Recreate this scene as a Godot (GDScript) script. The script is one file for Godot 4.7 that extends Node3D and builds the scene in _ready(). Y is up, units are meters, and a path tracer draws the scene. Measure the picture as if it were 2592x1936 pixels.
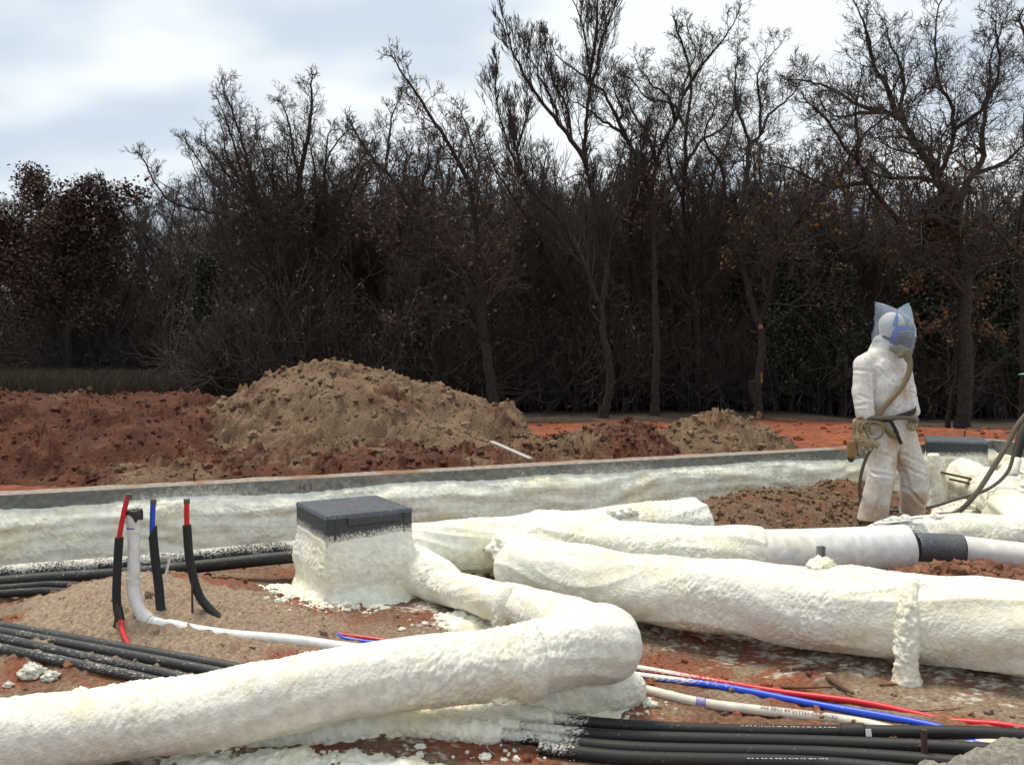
extends Node3D
# A crawl-space foundation with foam-coated ducts, soil piles and a winter wood behind. Metres, y up, camera looks along -z.

func V(x: float, y: float, z: float) -> Vector3: return Vector3(x, y, z)

# ------------------------------------------------------------------ noise and randomness
var rng := RandomNumberGenerator.new()
var nlo := FastNoiseLite.new()
var nlo2 := FastNoiseLite.new()
var ncell := FastNoiseLite.new()
var nfbm := FastNoiseLite.new()

func setup_noise() -> void:
	rng.seed = 7
	nlo.seed = 3; nlo.noise_type = FastNoiseLite.TYPE_SIMPLEX_SMOOTH; nlo.frequency = 1.0; nlo.fractal_type = FastNoiseLite.FRACTAL_NONE
	nlo2.seed = 11; nlo2.noise_type = FastNoiseLite.TYPE_SIMPLEX; nlo2.frequency = 1.0; nlo2.fractal_type = FastNoiseLite.FRACTAL_NONE
	ncell.seed = 5; ncell.noise_type = FastNoiseLite.TYPE_CELLULAR; ncell.frequency = 1.0; ncell.fractal_type = FastNoiseLite.FRACTAL_NONE
	ncell.cellular_return_type = FastNoiseLite.RETURN_DISTANCE; ncell.cellular_jitter = 1.0
	nfbm.seed = 21; nfbm.noise_type = FastNoiseLite.TYPE_SIMPLEX_SMOOTH; nfbm.frequency = 1.0; nfbm.fractal_type = FastNoiseLite.FRACTAL_FBM; nfbm.fractal_octaves = 4

# ------------------------------------------------------------------ tree bookkeeping
var used := {}

func numbered(called: String) -> String:
	var k: int = used.get(called, 0)
	used[called] = k + 1
	return called if k == 0 else "%s_%03d" % [called, k]

func tag(o: Node, label: String, category: String, group := "") -> void:
	o.set_meta("label", label)
	o.set_meta("category", category)
	if group: o.set_meta("group", group)

func thing(called: String, at: Vector3, label: String, category: String, group := "") -> Node3D:
	var o := Node3D.new()
	o.name = numbered(called)
	add_child(o)
	o.position = at
	tag(o, label, category, group)
	return o

func part(parent: Node3D, called: String, mesh: Mesh, m: Material, at := Vector3.ZERO) -> MeshInstance3D:
	# mesh vertices are in world metres unless the caller says otherwise; the thing's own position is taken off
	var o := MeshInstance3D.new()
	o.name = called
	o.mesh = mesh
	o.material_override = m
	o.cast_shadow = GeometryInstance3D.SHADOW_CASTING_SETTING_ON
	parent.add_child(o, true)
	o.position = at
	return o

func solo(called: String, mesh: Mesh, m: Material, at: Vector3, label: String, category: String, group := "") -> MeshInstance3D:
	var o := MeshInstance3D.new()
	o.name = numbered(called)
	o.mesh = mesh
	o.material_override = m
	add_child(o)
	o.position = at
	tag(o, label, category, group)
	return o

func struct(called: String, mesh: Mesh, m: Material) -> MeshInstance3D:
	var o := MeshInstance3D.new()
	o.name = numbered(called)
	o.mesh = mesh
	o.material_override = m
	o.set_meta("kind", "structure")
	add_child(o)
	return o

# ------------------------------------------------------------------ mesh collecting
class MB:
	var v := PackedVector3Array()
	var n := PackedVector3Array()
	var c := PackedColorArray()
	var i := PackedInt32Array()
	var colored := false
	func mesh() -> ArrayMesh:
		var a := []
		a.resize(Mesh.ARRAY_MAX)
		a[Mesh.ARRAY_VERTEX] = v
		a[Mesh.ARRAY_NORMAL] = n
		if colored: a[Mesh.ARRAY_COLOR] = c
		a[Mesh.ARRAY_INDEX] = i
		var m := ArrayMesh.new()
		m.add_surface_from_arrays(Mesh.PRIMITIVE_TRIANGLES, a)
		return m

func grid_into(b: MB, P: PackedVector3Array, C: PackedColorArray, nu: int, nv: int, wrap_v: bool, outward := 1.0) -> void:
	# rows of nv points, nu rows; normals by central differences; winding follows the normal
	var base := b.v.size()
	b.v.append_array(P)
	if C.size() > 0:
		b.colored = true
		b.c.append_array(C)
	var nn := PackedVector3Array()
	nn.resize(P.size())
	for u in nu:
		var u0 := maxi(u - 1, 0) * nv
		var u1 := mini(u + 1, nu - 1) * nv
		var ub := u * nv
		for w in nv:
			var w0 := w - 1
			var w1 := w + 1
			if wrap_v:
				if w0 < 0: w0 = nv - 1
				if w1 >= nv: w1 = 0
			else:
				w0 = maxi(w0, 0)
				w1 = mini(w1, nv - 1)
			nn[ub + w] = ((P[u1 + w] - P[u0 + w]).cross(P[ub + w1] - P[ub + w0]) * outward).normalized()
	b.n.append_array(nn)
	var last := nv if wrap_v else nv - 1
	for u in nu - 1:
		for w in last:
			var a := base + u * nv + w
			var a2 := base + u * nv + (w + 1) % nv
			var c2 := a + nv
			var d := a2 + nv
			if outward > 0:
				b.i.append_array([a, a2, c2, a2, d, c2])
			else:
				b.i.append_array([a, c2, a2, a2, c2, d])

func frame_of(t: Vector3) -> Array:
	var s := Vector3.UP if absf(t.y) < 0.9 else Vector3.RIGHT
	var x := s.cross(t).normalized()
	return [x, t.cross(x).normalized()]

func tube_into(b: MB, pts: PackedVector3Array, r0: float, r1: float, sides: int, closed := false, col := Color(0, 0, 0, 0)) -> void:
	var base := b.v.size()
	var n := pts.size()
	var x := Vector3.ZERO
	for k in n:
		var t := (pts[mini(k + 1, n - 1)] - pts[maxi(k - 1, 0)]).normalized()
		if k == 0: x = frame_of(t)[0]
		else: x = (x - t * x.dot(t)).normalized()
		var y := t.cross(x)
		var r := lerpf(r0, r1, float(k) / float(n - 1))
		for s in sides:
			var a := TAU * s / sides
			var d := x * cos(a) + y * sin(a)
			b.v.append(pts[k] + d * r)
			b.n.append(d)
			if b.colored: b.c.append(col)
	for k in n - 1:
		for s in sides:
			var a := base + k * sides + s
			var a2 := base + k * sides + (s + 1) % sides
			b.i.append_array([a, a + sides, a2, a2, a + sides, a2 + sides])
	if closed:
		for e in 2:
			var t := (pts[0] - pts[1]).normalized() if e == 0 else (pts[n - 1] - pts[n - 2]).normalized()
			var c0 := b.v.size()
			b.v.append(pts[0] if e == 0 else pts[n - 1])
			b.n.append(t)
			if b.colored: b.c.append(col)
			for s in sides:
				b.v.append(b.v[base + (0 if e == 0 else (n - 1) * sides) + s])
				b.n.append(t)
				if b.colored: b.c.append(col)
			for s in sides:
				var p := c0 + 1 + s
				var q := c0 + 1 + (s + 1) % sides
				if e == 0: b.i.append_array([c0, p, q])
				else: b.i.append_array([c0, q, p])

func smooth_path(pts: Array, step: float) -> PackedVector3Array:
	# Catmull-Rom through pts, sampled about every step metres
	var out := PackedVector3Array()
	var n := pts.size()
	for k in n - 1:
		var p0: Vector3 = pts[maxi(k - 1, 0)]
		var p1: Vector3 = pts[k]
		var p2: Vector3 = pts[k + 1]
		var p3: Vector3 = pts[mini(k + 2, n - 1)]
		if k == 0: p0 = p1 * 2.0 - p2
		if k == n - 2: p3 = p2 * 2.0 - p1
		var m := maxi(1, int(ceil(p1.distance_to(p2) / step)))
		for j in m:
			out.append(p1.cubic_interpolate(p2, p0, p3, float(j) / m))
	out.append(pts[n - 1])
	return out

func pipe(pts: Array, r: float, sides := 14, step := 0.03, r1 := -1.0) -> ArrayMesh:
	var b := MB.new()
	tube_into(b, smooth_path(pts, step), r, r if r1 < 0 else r1, sides, true)
	return b.mesh()

func box_into(b: MB, t: Transform3D, size: Vector3, bevel := 0.004) -> void:
	# box with chamfered edges, centred on t
	var h := size * 0.5
	var e := minf(bevel, minf(h.x, minf(h.y, h.z)) * 0.45)
	var faces := [[Vector3.RIGHT, Vector3.UP, Vector3.BACK], [Vector3.LEFT, Vector3.BACK, Vector3.UP], [Vector3.UP, Vector3.BACK, Vector3.RIGHT], [Vector3.DOWN, Vector3.RIGHT, Vector3.BACK], [Vector3.BACK, Vector3.RIGHT, Vector3.UP], [Vector3.FORWARD, Vector3.UP, Vector3.RIGHT]]
	for f in faces:
		var nn: Vector3 = f[0]
		var u: Vector3 = f[1]
		var w: Vector3 = f[2]
		var hn := absf(nn.dot(h)); var hu := absf(u.dot(h)); var hw := absf(w.dot(h))
		var q := [[-hu + e, -hw + e], [hu - e, -hw + e], [hu - e, hw - e], [-hu + e, hw - e]]
		quad_into(b, [t * (nn * hn + u * q[0][0] + w * q[0][1]), t * (nn * hn + u * q[1][0] + w * q[1][1]), t * (nn * hn + u * q[2][0] + w * q[2][1]), t * (nn * hn + u * q[3][0] + w * q[3][1])], (t.basis * nn).normalized())
		# chamfers toward u and w
		for s in [1.0, -1.0]:
			var nu: Vector3 = (nn + u * s).normalized()
			quad_into(b, [t * (nn * hn + u * s * (hu - e) - w * (hw - e)), t * (nn * (hn - e) + u * s * hu - w * (hw - e)), t * (nn * (hn - e) + u * s * hu + w * (hw - e)), t * (nn * hn + u * s * (hu - e) + w * (hw - e))], (t.basis * nu).normalized())

func quad_into(b: MB, q: Array, nn: Vector3, col := Color(1, 1, 1)) -> void:
	var base := b.v.size()
	for p in q:
		b.v.append(p)
		b.n.append(nn)
		if b.colored: b.c.append(col)
	var g: Vector3 = (q[1] - q[0]).cross(q[2] - q[0])
	if g.dot(nn) > 0: b.i.append_array([base, base + 2, base + 1, base, base + 3, base + 2])
	else: b.i.append_array([base, base + 1, base + 2, base, base + 2, base + 3])

# ------------------------------------------------------------------ materials
var M := {}

func noise_tex(size: int, freq: float, lo: float, hi: float, kind := 0, octaves := 4, nseed := 1, tint := Color(1, 1, 1)) -> NoiseTexture2D:
	var n := FastNoiseLite.new()
	n.seed = nseed
	n.noise_type = FastNoiseLite.TYPE_CELLULAR if kind == 1 else FastNoiseLite.TYPE_SIMPLEX_SMOOTH
	n.frequency = freq
	n.fractal_octaves = octaves
	n.fractal_type = FastNoiseLite.FRACTAL_FBM
	var t := NoiseTexture2D.new()
	t.width = size; t.height = size
	t.seamless = true
	t.noise = n
	var g := Gradient.new()
	g.colors = PackedColorArray([Color(lo * tint.r, lo * tint.g, lo * tint.b), Color(hi * tint.r, hi * tint.g, hi * tint.b)])
	g.offsets = PackedFloat32Array([0.15, 0.85])
	t.color_ramp = g
	return t

func mat(base: Color, rough: float, vertex := false) -> StandardMaterial3D:
	# base in linear light
	var m := StandardMaterial3D.new()
	m.albedo_color = base.linear_to_srgb()
	m.roughness = rough
	m.vertex_color_use_as_albedo = vertex
	m.cull_mode = BaseMaterial3D.CULL_DISABLED
	return m

func grained(m: StandardMaterial3D, tex: Texture2D, scale: float, relief: Texture2D = null, cm := 0.0) -> StandardMaterial3D:
	m.albedo_texture = tex
	m.uv1_triplanar = true
	m.uv1_world_triplanar = true
	m.uv1_scale = Vector3(scale, scale, scale)
	if relief:
		m.heightmap_enabled = true
		m.heightmap_texture = relief
		m.heightmap_scale = cm
	return m

func setup_materials() -> void:
	var grain := noise_tex(512, 0.03, 0.72, 1.0, 0, 5, 2)
	var soft := noise_tex(512, 0.012, 0.86, 1.0, 0, 5, 4)
	var clumps := noise_tex(512, 0.035, 0.66, 1.0, 0, 5, 8)
	var bumps := noise_tex(512, 0.05, 0.0, 1.0, 1, 2, 6)
	var rough := noise_tex(512, 0.045, 0.0, 1.0, 0, 5, 9)
	M.foam = grained(mat(Color(1, 1, 1), 0.72, true), soft, 2.9, bumps, 0.22)
	M.soil = grained(mat(Color(1, 1, 1), 0.95, true), clumps, 1.9, rough, 0.7)
	M.ground = grained(mat(Color(1, 1, 1), 0.95, true), grain, 0.35, rough, 1.5)
	M.clod = grained(mat(Color(1, 1, 1), 0.95, true), grain, 3.0)
	M.concrete = grained(mat(Color(1, 1, 1), 0.85, true), grain, 1.1, rough, 0.12)
	M.bark = grained(mat(Color(0.068, 0.051, 0.04), 0.95), noise_tex(256, 0.05, 0.45, 1.0, 0, 4, 12), 1.2, rough, 1.5)
	M.twig = mat(Color(0.052, 0.041, 0.033), 0.9)
	M.scar = grained(mat(Color(0.42, 0.19, 0.06), 0.85), grain, 4.0)
	M.leaf = mat(Color(1, 1, 1), 0.8, true)
	M.cedar = mat(Color(1, 1, 1), 0.85, true)
	M.black = grained(mat(Color(1, 1, 1), 0.62, true), grain, 3.0)
	M.sleeve = grained(mat(Color(0.016, 0.016, 0.017), 0.72), grain, 5.0, rough, 0.1)
	M.red = grained(mat(Color(0.62, 0.012, 0.02), 0.33), soft, 4.0)
	M.blue = grained(mat(Color(0.012, 0.07, 0.62), 0.33), soft, 4.0)
	M.redv = mat(Color(1, 1, 1), 0.4, true)
	M.pvc = grained(mat(Color(0.78, 0.77, 0.74), 0.38), soft, 2.0)
	M.pvcv = grained(mat(Color(1, 1, 1), 0.5, true), soft, 2.0)
	M.cap = mat(Color(0.1, 0.07, 0.05), 0.6)
	M.tape = mat(Color(0.015, 0.015, 0.016), 0.35)
	M.plastic = grained(mat(Color(1, 1, 1), 0.5, true), grain, 3.0)
	M.rust = grained(mat(Color(0.11, 0.055, 0.035), 0.85), clumps, 9.0, rough, 0.2)
	M.steel = grained(mat(Color(0.42, 0.43, 0.44), 0.35), grain, 6.0); M.steel.metallic = 0.85
	M.stick = grained(mat(Color(0.19, 0.1, 0.065), 0.9), clumps, 9.0, rough, 0.3)
	M.paleboard = grained(mat(Color(0.6, 0.58, 0.55), 0.6), clumps, 6.0)
	M.suit = grained(mat(Color(1, 1, 1), 0.75, true), soft, 5.0, rough, 0.12)
	M.bag = StandardMaterial3D.new()
	M.bag.albedo_color = Color(0.6, 0.7, 0.8, 0.27)
	M.bag.transparency = BaseMaterial3D.TRANSPARENCY_ALPHA
	M.bag.roughness = 0.1
	M.bag.cull_mode = BaseMaterial3D.CULL_DISABLED
	M.maskblue = mat(Color(0.03, 0.06, 0.34), 0.5)
	M.visor = mat(Color(0.05, 0.032, 0.026), 0.35)
	M.hose = grained(mat(Color(0.33, 0.25, 0.13), 0.75), clumps, 9.0, rough, 0.2)
	M.greyhose = grained(mat(Color(0.2, 0.165, 0.125), 0.75), clumps, 9.0, rough, 0.2)
	M.strap = grained(mat(Color(0.03, 0.026, 0.022), 0.7), clumps, 9.0)
	M.boot = grained(mat(Color(0.35, 0.22, 0.09), 0.8), clumps, 7.0, rough, 0.2)
	M.ochre = grained(mat(Color(0.42, 0.24, 0.08), 0.7), clumps, 12.0, rough, 0.2)
	M.print = mat(Color(0.06, 0.06, 0.07), 0.6)
	M.whiteprint = mat(Color(0.55, 0.55, 0.55), 0.6)
	M.label = mat(Color(0.62, 0.66, 0.7), 0.4)
	M.skin = mat(Color(1, 1, 1), 0.55, true)
	M.grass = mat(Color(1, 1, 1), 0.9, true)

# ------------------------------------------------------------------ shape of the ground
const HEAPS := [[-2.1, 4.85, 0.38, 0.16], [-1.55, 4.45, 0.45, 0.09], [-2.4, 4.45, 0.5, 0.05], [1.75, 6.95, 0.33, 0.24], [2.3, 7.25, 0.36, 0.25], [2.9, 7.75, 0.34, 0.22], [3.35, 7.85, 0.36, 0.15], [2.2, 4.5, 0.28, 0.22], [2.75, 4.45, 0.34, 0.18]]

func floor_h(x: float, d: float) -> float:
	var h := -0.1 + 0.1 * smoothstep(3.0, 4.8, d) + 0.13 * smoothstep(0.9, 2.2, x) * (1.0 - smoothstep(4.0, 5.0, d))
	for g in HEAPS:
		var q: float = ((x - g[0]) * (x - g[0]) + (d - g[1]) * (d - g[1])) / (2.0 * g[2] * g[2])
		if q < 6.0: h += g[3] * exp(-q)
	return h

func floor_bumps(x: float, d: float) -> float:
	var p := Vector2(x, d)
	var clumpy := clampf(0.35 + nlo.get_noise_2dv(p * 1.3) * 0.9, 0.1, 1.0)
	if x > 1.3 and d > 6.2: clumpy = 1.6
	elif x > 1.6 and d > 4.1 and d < 5.1: clumpy = 1.5
	elif x < -0.9 and d > 3.9 and d < 5.2: clumpy = 1.15
	return nfbm.get_noise_2dv(p * 3.5) * 0.024 * clumpy + (absf(nlo.get_noise_2dv(p * 9.0)) - 0.3) * 0.02 * clumpy + (absf(nlo2.get_noise_2dv(p * 21.0)) - 0.3) * 0.011 * clumpy

func on_floor(x: float, z: float, up := 0.0) -> Vector3:
	return Vector3(x, floor_h(x, -z) + up, z)

func ground_h(x: float, d: float) -> float:
	return 0.45 - 0.3 * smoothstep(10.0, 18.0, d) * smoothstep(-8.0, 0.0, x) - 0.17 * smoothstep(6.0, 9.0, x) * smoothstep(10.0, 17.0, d)

# stem wall: corner, direction along it and outward normal (x, z)
const CORNER := Vector2(5.082, -9.148)
const ALONG := Vector2(0.9197, -0.3927)
const OUT := Vector2(-0.3927, -0.9197)
const WALL_TOP := 0.55
const WALL_T := 0.2

func wall_pt(u: float, v: float, y: float) -> Vector3:
	var p := CORNER + ALONG * u + OUT * v
	return Vector3(p.x, y, p.y)

# ------------------------------------------------------------------ sprayed foam
var prims := []   # [owner, a, b, ra, rb] of everything the foam runs into

func add_prims(owner: String, pts: Array, rads: Array) -> void:
	for k in pts.size() - 1:
		prims.append([owner, pts[k], pts[k + 1], rads[k], rads[k + 1]])

func hash3(p: Vector3) -> float:
	return fposmod(sin(p.x * 1127.1 + p.y * 2311.7 + p.z * 1774.7) * 43758.5453, 1.0)

func prims_near(p: Vector3, reach: float, skip: String) -> Array:
	var out := []
	for q in prims:
		if q[0] == skip: continue
		var a: Vector3 = q[1]
		var ab: Vector3 = q[2] - a
		var h := clampf((p - a).dot(ab) / ab.length_squared(), 0.0, 1.0)
		if p.distance_to(a + ab * h) - lerpf(q[3], q[4], h) < reach: out.append(q)
	return out

func prim_dist(p: Vector3, skip: String, among: Array = prims) -> float:
	var best := 9.0
	for q in among:
		if q[0] == skip: continue
		var a: Vector3 = q[1]
		var ab: Vector3 = q[2] - a
		var h := clampf((p - a).dot(ab) / ab.length_squared(), 0.0, 1.0)
		var d := p.distance_to(a + ab * h) - lerpf(q[3], q[4], h)
		if d < best: best = d
	return best

func foam_tone(p: Vector3) -> Color:
	var y := nlo.get_noise_3dv(p * 1.7 + Vector3(9, 4, 2)) * 0.75 + nlo2.get_noise_3dv(p * 7.0) * 0.3
	y = clampf(y, 0.0, 1.0)
	return Color(0.885, 0.88, 0.765).lerp(Color(0.87, 0.79, 0.54), y)

func puffs(p: Vector3) -> float:
	# rounded popcorn bumps with creases between them, about -0.5 .. 1
	var w := p + Vector3(nlo.get_noise_3dv(p * 14.0), nlo.get_noise_3dv(p * 14.0 + Vector3(7, 3, 0)), nlo.get_noise_3dv(p * 14.0 + Vector3(0, 9, 4))) * 0.012
	return absf(nlo.get_noise_3dv(w * 21.0)) * 1.5 + absf(nlo2.get_noise_3dv(w * 46.0)) * 0.7 - 0.55

func foam_relief(p: Vector3, s: float, a: float, o: Dictionary) -> float:
	var d: float = nlo.get_noise_3dv(p * 3.2) * o.get("lump", 0.012) * 0.75
	var rd := nlo.get_noise_3d(s * 0.8, a * o.get("rf", 8.0) + nlo.get_noise_2d(s * 0.7, 4.0) * 0.8, o.get("seed", 0.0))
	d += (1.0 - absf(rd) * 2.0) * o.get("ridge", 0.008)
	var mask := clampf(0.5 + nlo.get_noise_3dv(p * 2.1 + Vector3(5, 5, 5)) * 1.2 + nlo.get_noise_3d(s * 0.8, a * 6.0, 40.0) * 0.5, 0.15, 1.3)
	d += nlo2.get_noise_3dv(p * 70.0) * 0.0012 + puffs(p) * 0.0047 * mask * o.get("pop", 1.0)
	return d

func foam_run(owner: String, pts: Array, rads: Array, o := {}) -> ArrayMesh:
	# a swept foam skin round a duct, bulging where it meets its neighbours
	var step: float = o.get("step", 0.0075)
	var path := smooth_path(pts, step)
	var n := path.size()
	var along := PackedFloat32Array(); along.resize(n)
	var knots := PackedFloat32Array(); knots.resize(pts.size())
	for k in range(1, n): along[k] = along[k - 1] + path[k].distance_to(path[k - 1])
	for k in range(1, pts.size()): knots[k] = knots[k - 1] + (pts[k] as Vector3).distance_to(pts[k - 1])
	for k in n: along[k] = along[k] / along[n - 1] * knots[knots.size() - 1]
	var total := along[n - 1]
	var rmax: float = rads.max()
	var sides := int(TAU * rmax / step)
	var P := PackedVector3Array(); P.resize(n * sides)
	var C := PackedColorArray(); C.resize(n * sides)
	var x := Vector3.ZERO
	var flat0: bool = o.get("flat0", false)
	var flat1: bool = o.get("flat1", false)
	var k_fillet: float = o.get("fillet", 0.11)
	for k in n:
		var t := (path[mini(k + 1, n - 1)] - path[maxi(k - 1, 0)]).normalized()
		if k == 0: x = frame_of(t)[0]
		else: x = (x - t * x.dot(t)).normalized()
		var y := t.cross(x)
		var s := along[k]
		var j := 0
		while j < knots.size() - 2 and knots[j + 1] < s: j += 1
		var r: float = lerpf(rads[j], rads[j + 1], smoothstep(knots[j], knots[j + 1], s))
		var e := 1.0
		var soft := 0.06 if flat0 else r
		if s < soft: e = minf(e, sqrt(maxf(0.0, 1.0 - pow(1.0 - s / soft, 2.0))))
		soft = 0.06 if flat1 else r
		if total - s < soft: e = minf(e, sqrt(maxf(0.0, 1.0 - pow(1.0 - (total - s) / soft, 2.0))))
		if k == 0 or k == n - 1: e = 0.0
		var among := prims_near(path[k], r + k_fillet + 0.05, owner)
		for w in sides:
			var a := TAU * w / sides
			var dir := x * cos(a) + y * sin(a)
			var p := path[k] + dir * r * e
			var d := foam_relief(p, s, a * r, o) * e
			var m := prim_dist(p, owner, among) if among.size() > 0 else 9.0
			var h := maxf(k_fillet - absf(m), 0.0) / k_fillet
			d += h * h * k_fillet * 0.25 * e
			P[k * sides + w] = p + dir * d
			C[k * sides + w] = foam_tone(p)
	var b := MB.new()
	grid_into(b, P, C, n, sides, true, 1.0)
	return b.mesh()

func foam_patch(cx: float, cz: float, rx: float, rz: float, turn: float, h: float, o := {}) -> ArrayMesh:
	# overspray that has landed on the floor: popcorn lumps thinning out into crumbs
	var step: float = o.get("step", 0.009)
	var nu := int(2.0 * rx / step)
	var nv := int(2.0 * rz / step)
	var P := PackedVector3Array(); P.resize(nu * nv)
	var C := PackedColorArray(); C.resize(nu * nv)
	var ct := cos(turn); var st := sin(turn)
	for u in nu:
		for w in nv:
			var lx := (float(u) / (nu - 1) * 2.0 - 1.0)
			var lz := (float(w) / (nv - 1) * 2.0 - 1.0)
			var x := cx + lx * rx * ct + lz * rz * st
			var z := cz - lx * rx * st + lz * rz * ct
			var q := 1.0 - sqrt(lx * lx + lz * lz)
			var g := Vector2(x, z)
			q += nfbm.get_noise_2dv(g * 4.0) * 0.8 - 0.12
			if lx * lx + lz * lz > 0.97: q = -1.0
			var y := floor_h(x, -z) + floor_bumps(x, -z)
			y += clampf(q * 1.8, -0.25, 1.0) * h + (absf(nlo.get_noise_2dv(g * 12.0)) * 0.02 + absf(nlo.get_noise_2dv(g * 27.0)) * 0.009 + nlo2.get_noise_2dv(g * 60.0) * 0.002 + nlo.get_noise_2dv(g * 5.0) * 0.012) * minf(1.0, h / 0.04) * clampf(q * 3.0 + 0.15, 0.0, 1.0)
			P[u * nv + w] = Vector3(x, y, z)
			C[u * nv + w] = foam_tone(Vector3(x, y, z))
	var b := MB.new()
	grid_into(b, P, C, nu, nv, false, -1.0)
	return b.mesh()

func foam_blob(at: Vector3, r: Vector3, nseed: float) -> ArrayMesh:
	var nu := 20; var nv := 26
	var P := PackedVector3Array(); var C := PackedColorArray()
	for u in nu:
		var a := PI * u / (nu - 1)
		for w in nv:
			var t := TAU * w / nv
			var d := Vector3(sin(a) * cos(t), cos(a), sin(a) * sin(t))
			var k := 1.0 + nlo.get_noise_3dv(d * 1.3 + Vector3(nseed, 0, 0)) * 0.3 + absf(nlo.get_noise_3dv(d * 2.4 + Vector3(nseed, 1, 0))) * 0.35 - 0.12
			P.append(at + d * r * k)
			C.append(foam_tone(at + d * r))
	var b := MB.new()
	grid_into(b, P, C, nu, nv, true, -1.0)
	return b.mesh()

# dusted pipe: black plastic with specks of overspray that settled on it
func dusted(pts: Array, r: float, base: Color, dust: float, sides := 34, step := 0.007, covered := []) -> ArrayMesh:
	var path := smooth_path(pts, step)
	var n := path.size()
	var P := PackedVector3Array(); P.resize(n * sides)
	var C := PackedColorArray(); C.resize(n * sides)
	var x := Vector3.ZERO
	for k in n:
		var t := (path[mini(k + 1, n - 1)] - path[maxi(k - 1, 0)]).normalized()
		if k == 0: x = frame_of(t)[0]
		else: x = (x - t * x.dot(t)).normalized()
		var y := t.cross(x)
		var cov := dust
		for c in covered:
			cov = maxf(cov, c[1] * (1.0 - smoothstep(c[2], c[3], path[k].distance_to(c[0]))))
		for w in sides:
			var a := TAU * w / sides
			var d := x * cos(a) + y * sin(a)
			var p := path[k] + d * r * (0.0 if k == 0 or k == n - 1 else 1.0)
			var speck := hash3(p) * 0.75 + (nlo2.get_noise_3dv(p * 60.0) * 0.5 + 0.5) * 0.25
			var patch := nlo.get_noise_3dv(p * 6.0) * 0.5
			var lands := cov * (0.35 + 0.65 * clampf(d.y * 1.2 + 0.4, 0.0, 1.0)) + patch * cov
			var hit := smoothstep(0.0, 0.35, lands - speck)
			P[k * sides + w] = p + d * maxf(0.0, cov - 0.8) * hit * 0.004
			C[k * sides + w] = base.lerp(Color(0.8, 0.78, 0.68), hit)
	var b := MB.new()
	grid_into(b, P, C, n, sides, true, 1.0)
	return b.mesh()

# ------------------------------------------------------------------ soil piles
func pile(cx: float, cz: float, rx: float, rz: float, turn: float, h: float, sharp: float, tan_share: float, nseed: float, step := 0.04) -> ArrayMesh:
	var nu := int(2.0 * rx / step); var nv := int(2.0 * rz / step)
	var P := PackedVector3Array(); P.resize(nu * nv)
	var C := PackedColorArray(); C.resize(nu * nv)
	for u in nu:
		for w in nv:
			var lx := float(u) / (nu - 1) * 2.0 - 1.0
			var lz := float(w) / (nv - 1) * 2.0 - 1.0
			var q := pile_pt(cx, cz, rx, rz, turn, h, sharp, nseed, lx, lz)
			P[u * nv + w] = q
			C[u * nv + w] = soil_tone(q, tan_share, nseed)
	var b := MB.new()
	grid_into(b, P, C, nu, nv, false, -1.0)
	return b.mesh()

func pile_pt(cx: float, cz: float, rx: float, rz: float, turn: float, h: float, sharp: float, nseed: float, lx: float, lz: float) -> Vector3:
	var ct := cos(turn); var st := sin(turn)
	var x := cx + lx * rx * ct + lz * rz * st
	var z := cz - lx * rx * st + lz * rz * ct
	var g := Vector2(x, z)
	var sx := lx * (1.3 if lx < 0.0 else 1.0) if nseed == 3.0 else lx   # the big pile is steeper on its left
	var r0 := sqrt(sx * sx + lz * lz)
	var rr := r0 * (1.0 + (nlo.get_noise_2dv(g * 0.9 + Vector2(nseed, 0)) * 0.2 + nlo2.get_noise_2dv(g * 3.0) * 0.05) * (1.0 - smoothstep(0.75, 1.0, r0)))
	var f := clampf(1.0 - rr, -0.3, 1.0)
	var y := ground_h(x, -z) - 0.1 + h * 1.1 * (1.0 - pow(1.0 - f, sharp)) if f > 0.0 else ground_h(x, -z) - 0.1 + f * 0.5
	var k := clampf(f * 6.0, 0.0, 1.0)
	var crumble := clampf(0.5 + nlo.get_noise_2dv(g * 1.7 + Vector2(40, nseed)) * 0.8, 0.2, 1.0)
	y += k * crumble * (nfbm.get_noise_2dv(g * 2.2) * 0.1 + (absf(nlo.get_noise_2dv(g * 5.0 + Vector2(nlo2.get_noise_2dv(g * 3.0), 0))) - 0.3) * 0.13 + (absf(nlo2.get_noise_2dv(g * 12.0)) - 0.3) * 0.07 + (absf(nlo2.get_noise_2dv(g * 24.0)) - 0.3) * 0.03)
	var v := (Vector2(x, z) - CORNER).dot(OUT)
	if v < 0.3: y = minf(y, WALL_TOP - 0.03 + maxf(0.0, v - WALL_T) * 0.5)
	if v < 0.1:   # the pile stops at the wall
		x += OUT.x * (0.1 - v)
		z += OUT.y * (0.1 - v)
		y = minf(y, WALL_TOP - 0.1)
	return Vector3(x, y, z)

func soil_tone(p: Vector3, tan_share: float, nseed: float) -> Color:
	var n := nfbm.get_noise_3dv(p * 1.1 + Vector3(nseed, 0, 0)) * 0.5 + nlo2.get_noise_3dv(p * 9.0) * 0.12
	var t := smoothstep(-0.15, 0.15, n * 1.15 + tan_share)
	var red := Color(0.09, 0.024, 0.0105).lerp(Color(0.14, 0.04, 0.015), clampf(nlo.get_noise_3dv(p * 5.0) + 0.4, 0.0, 1.0))
	var tan := Color(0.185, 0.115, 0.064).lerp(Color(0.265, 0.175, 0.102), clampf(nlo.get_noise_3dv(p * 3.0 + Vector3(3, 0, 0)) + 0.4, 0.0, 1.0))
	return red.lerp(tan, t)

var clod_mesh: ArrayMesh

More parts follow.
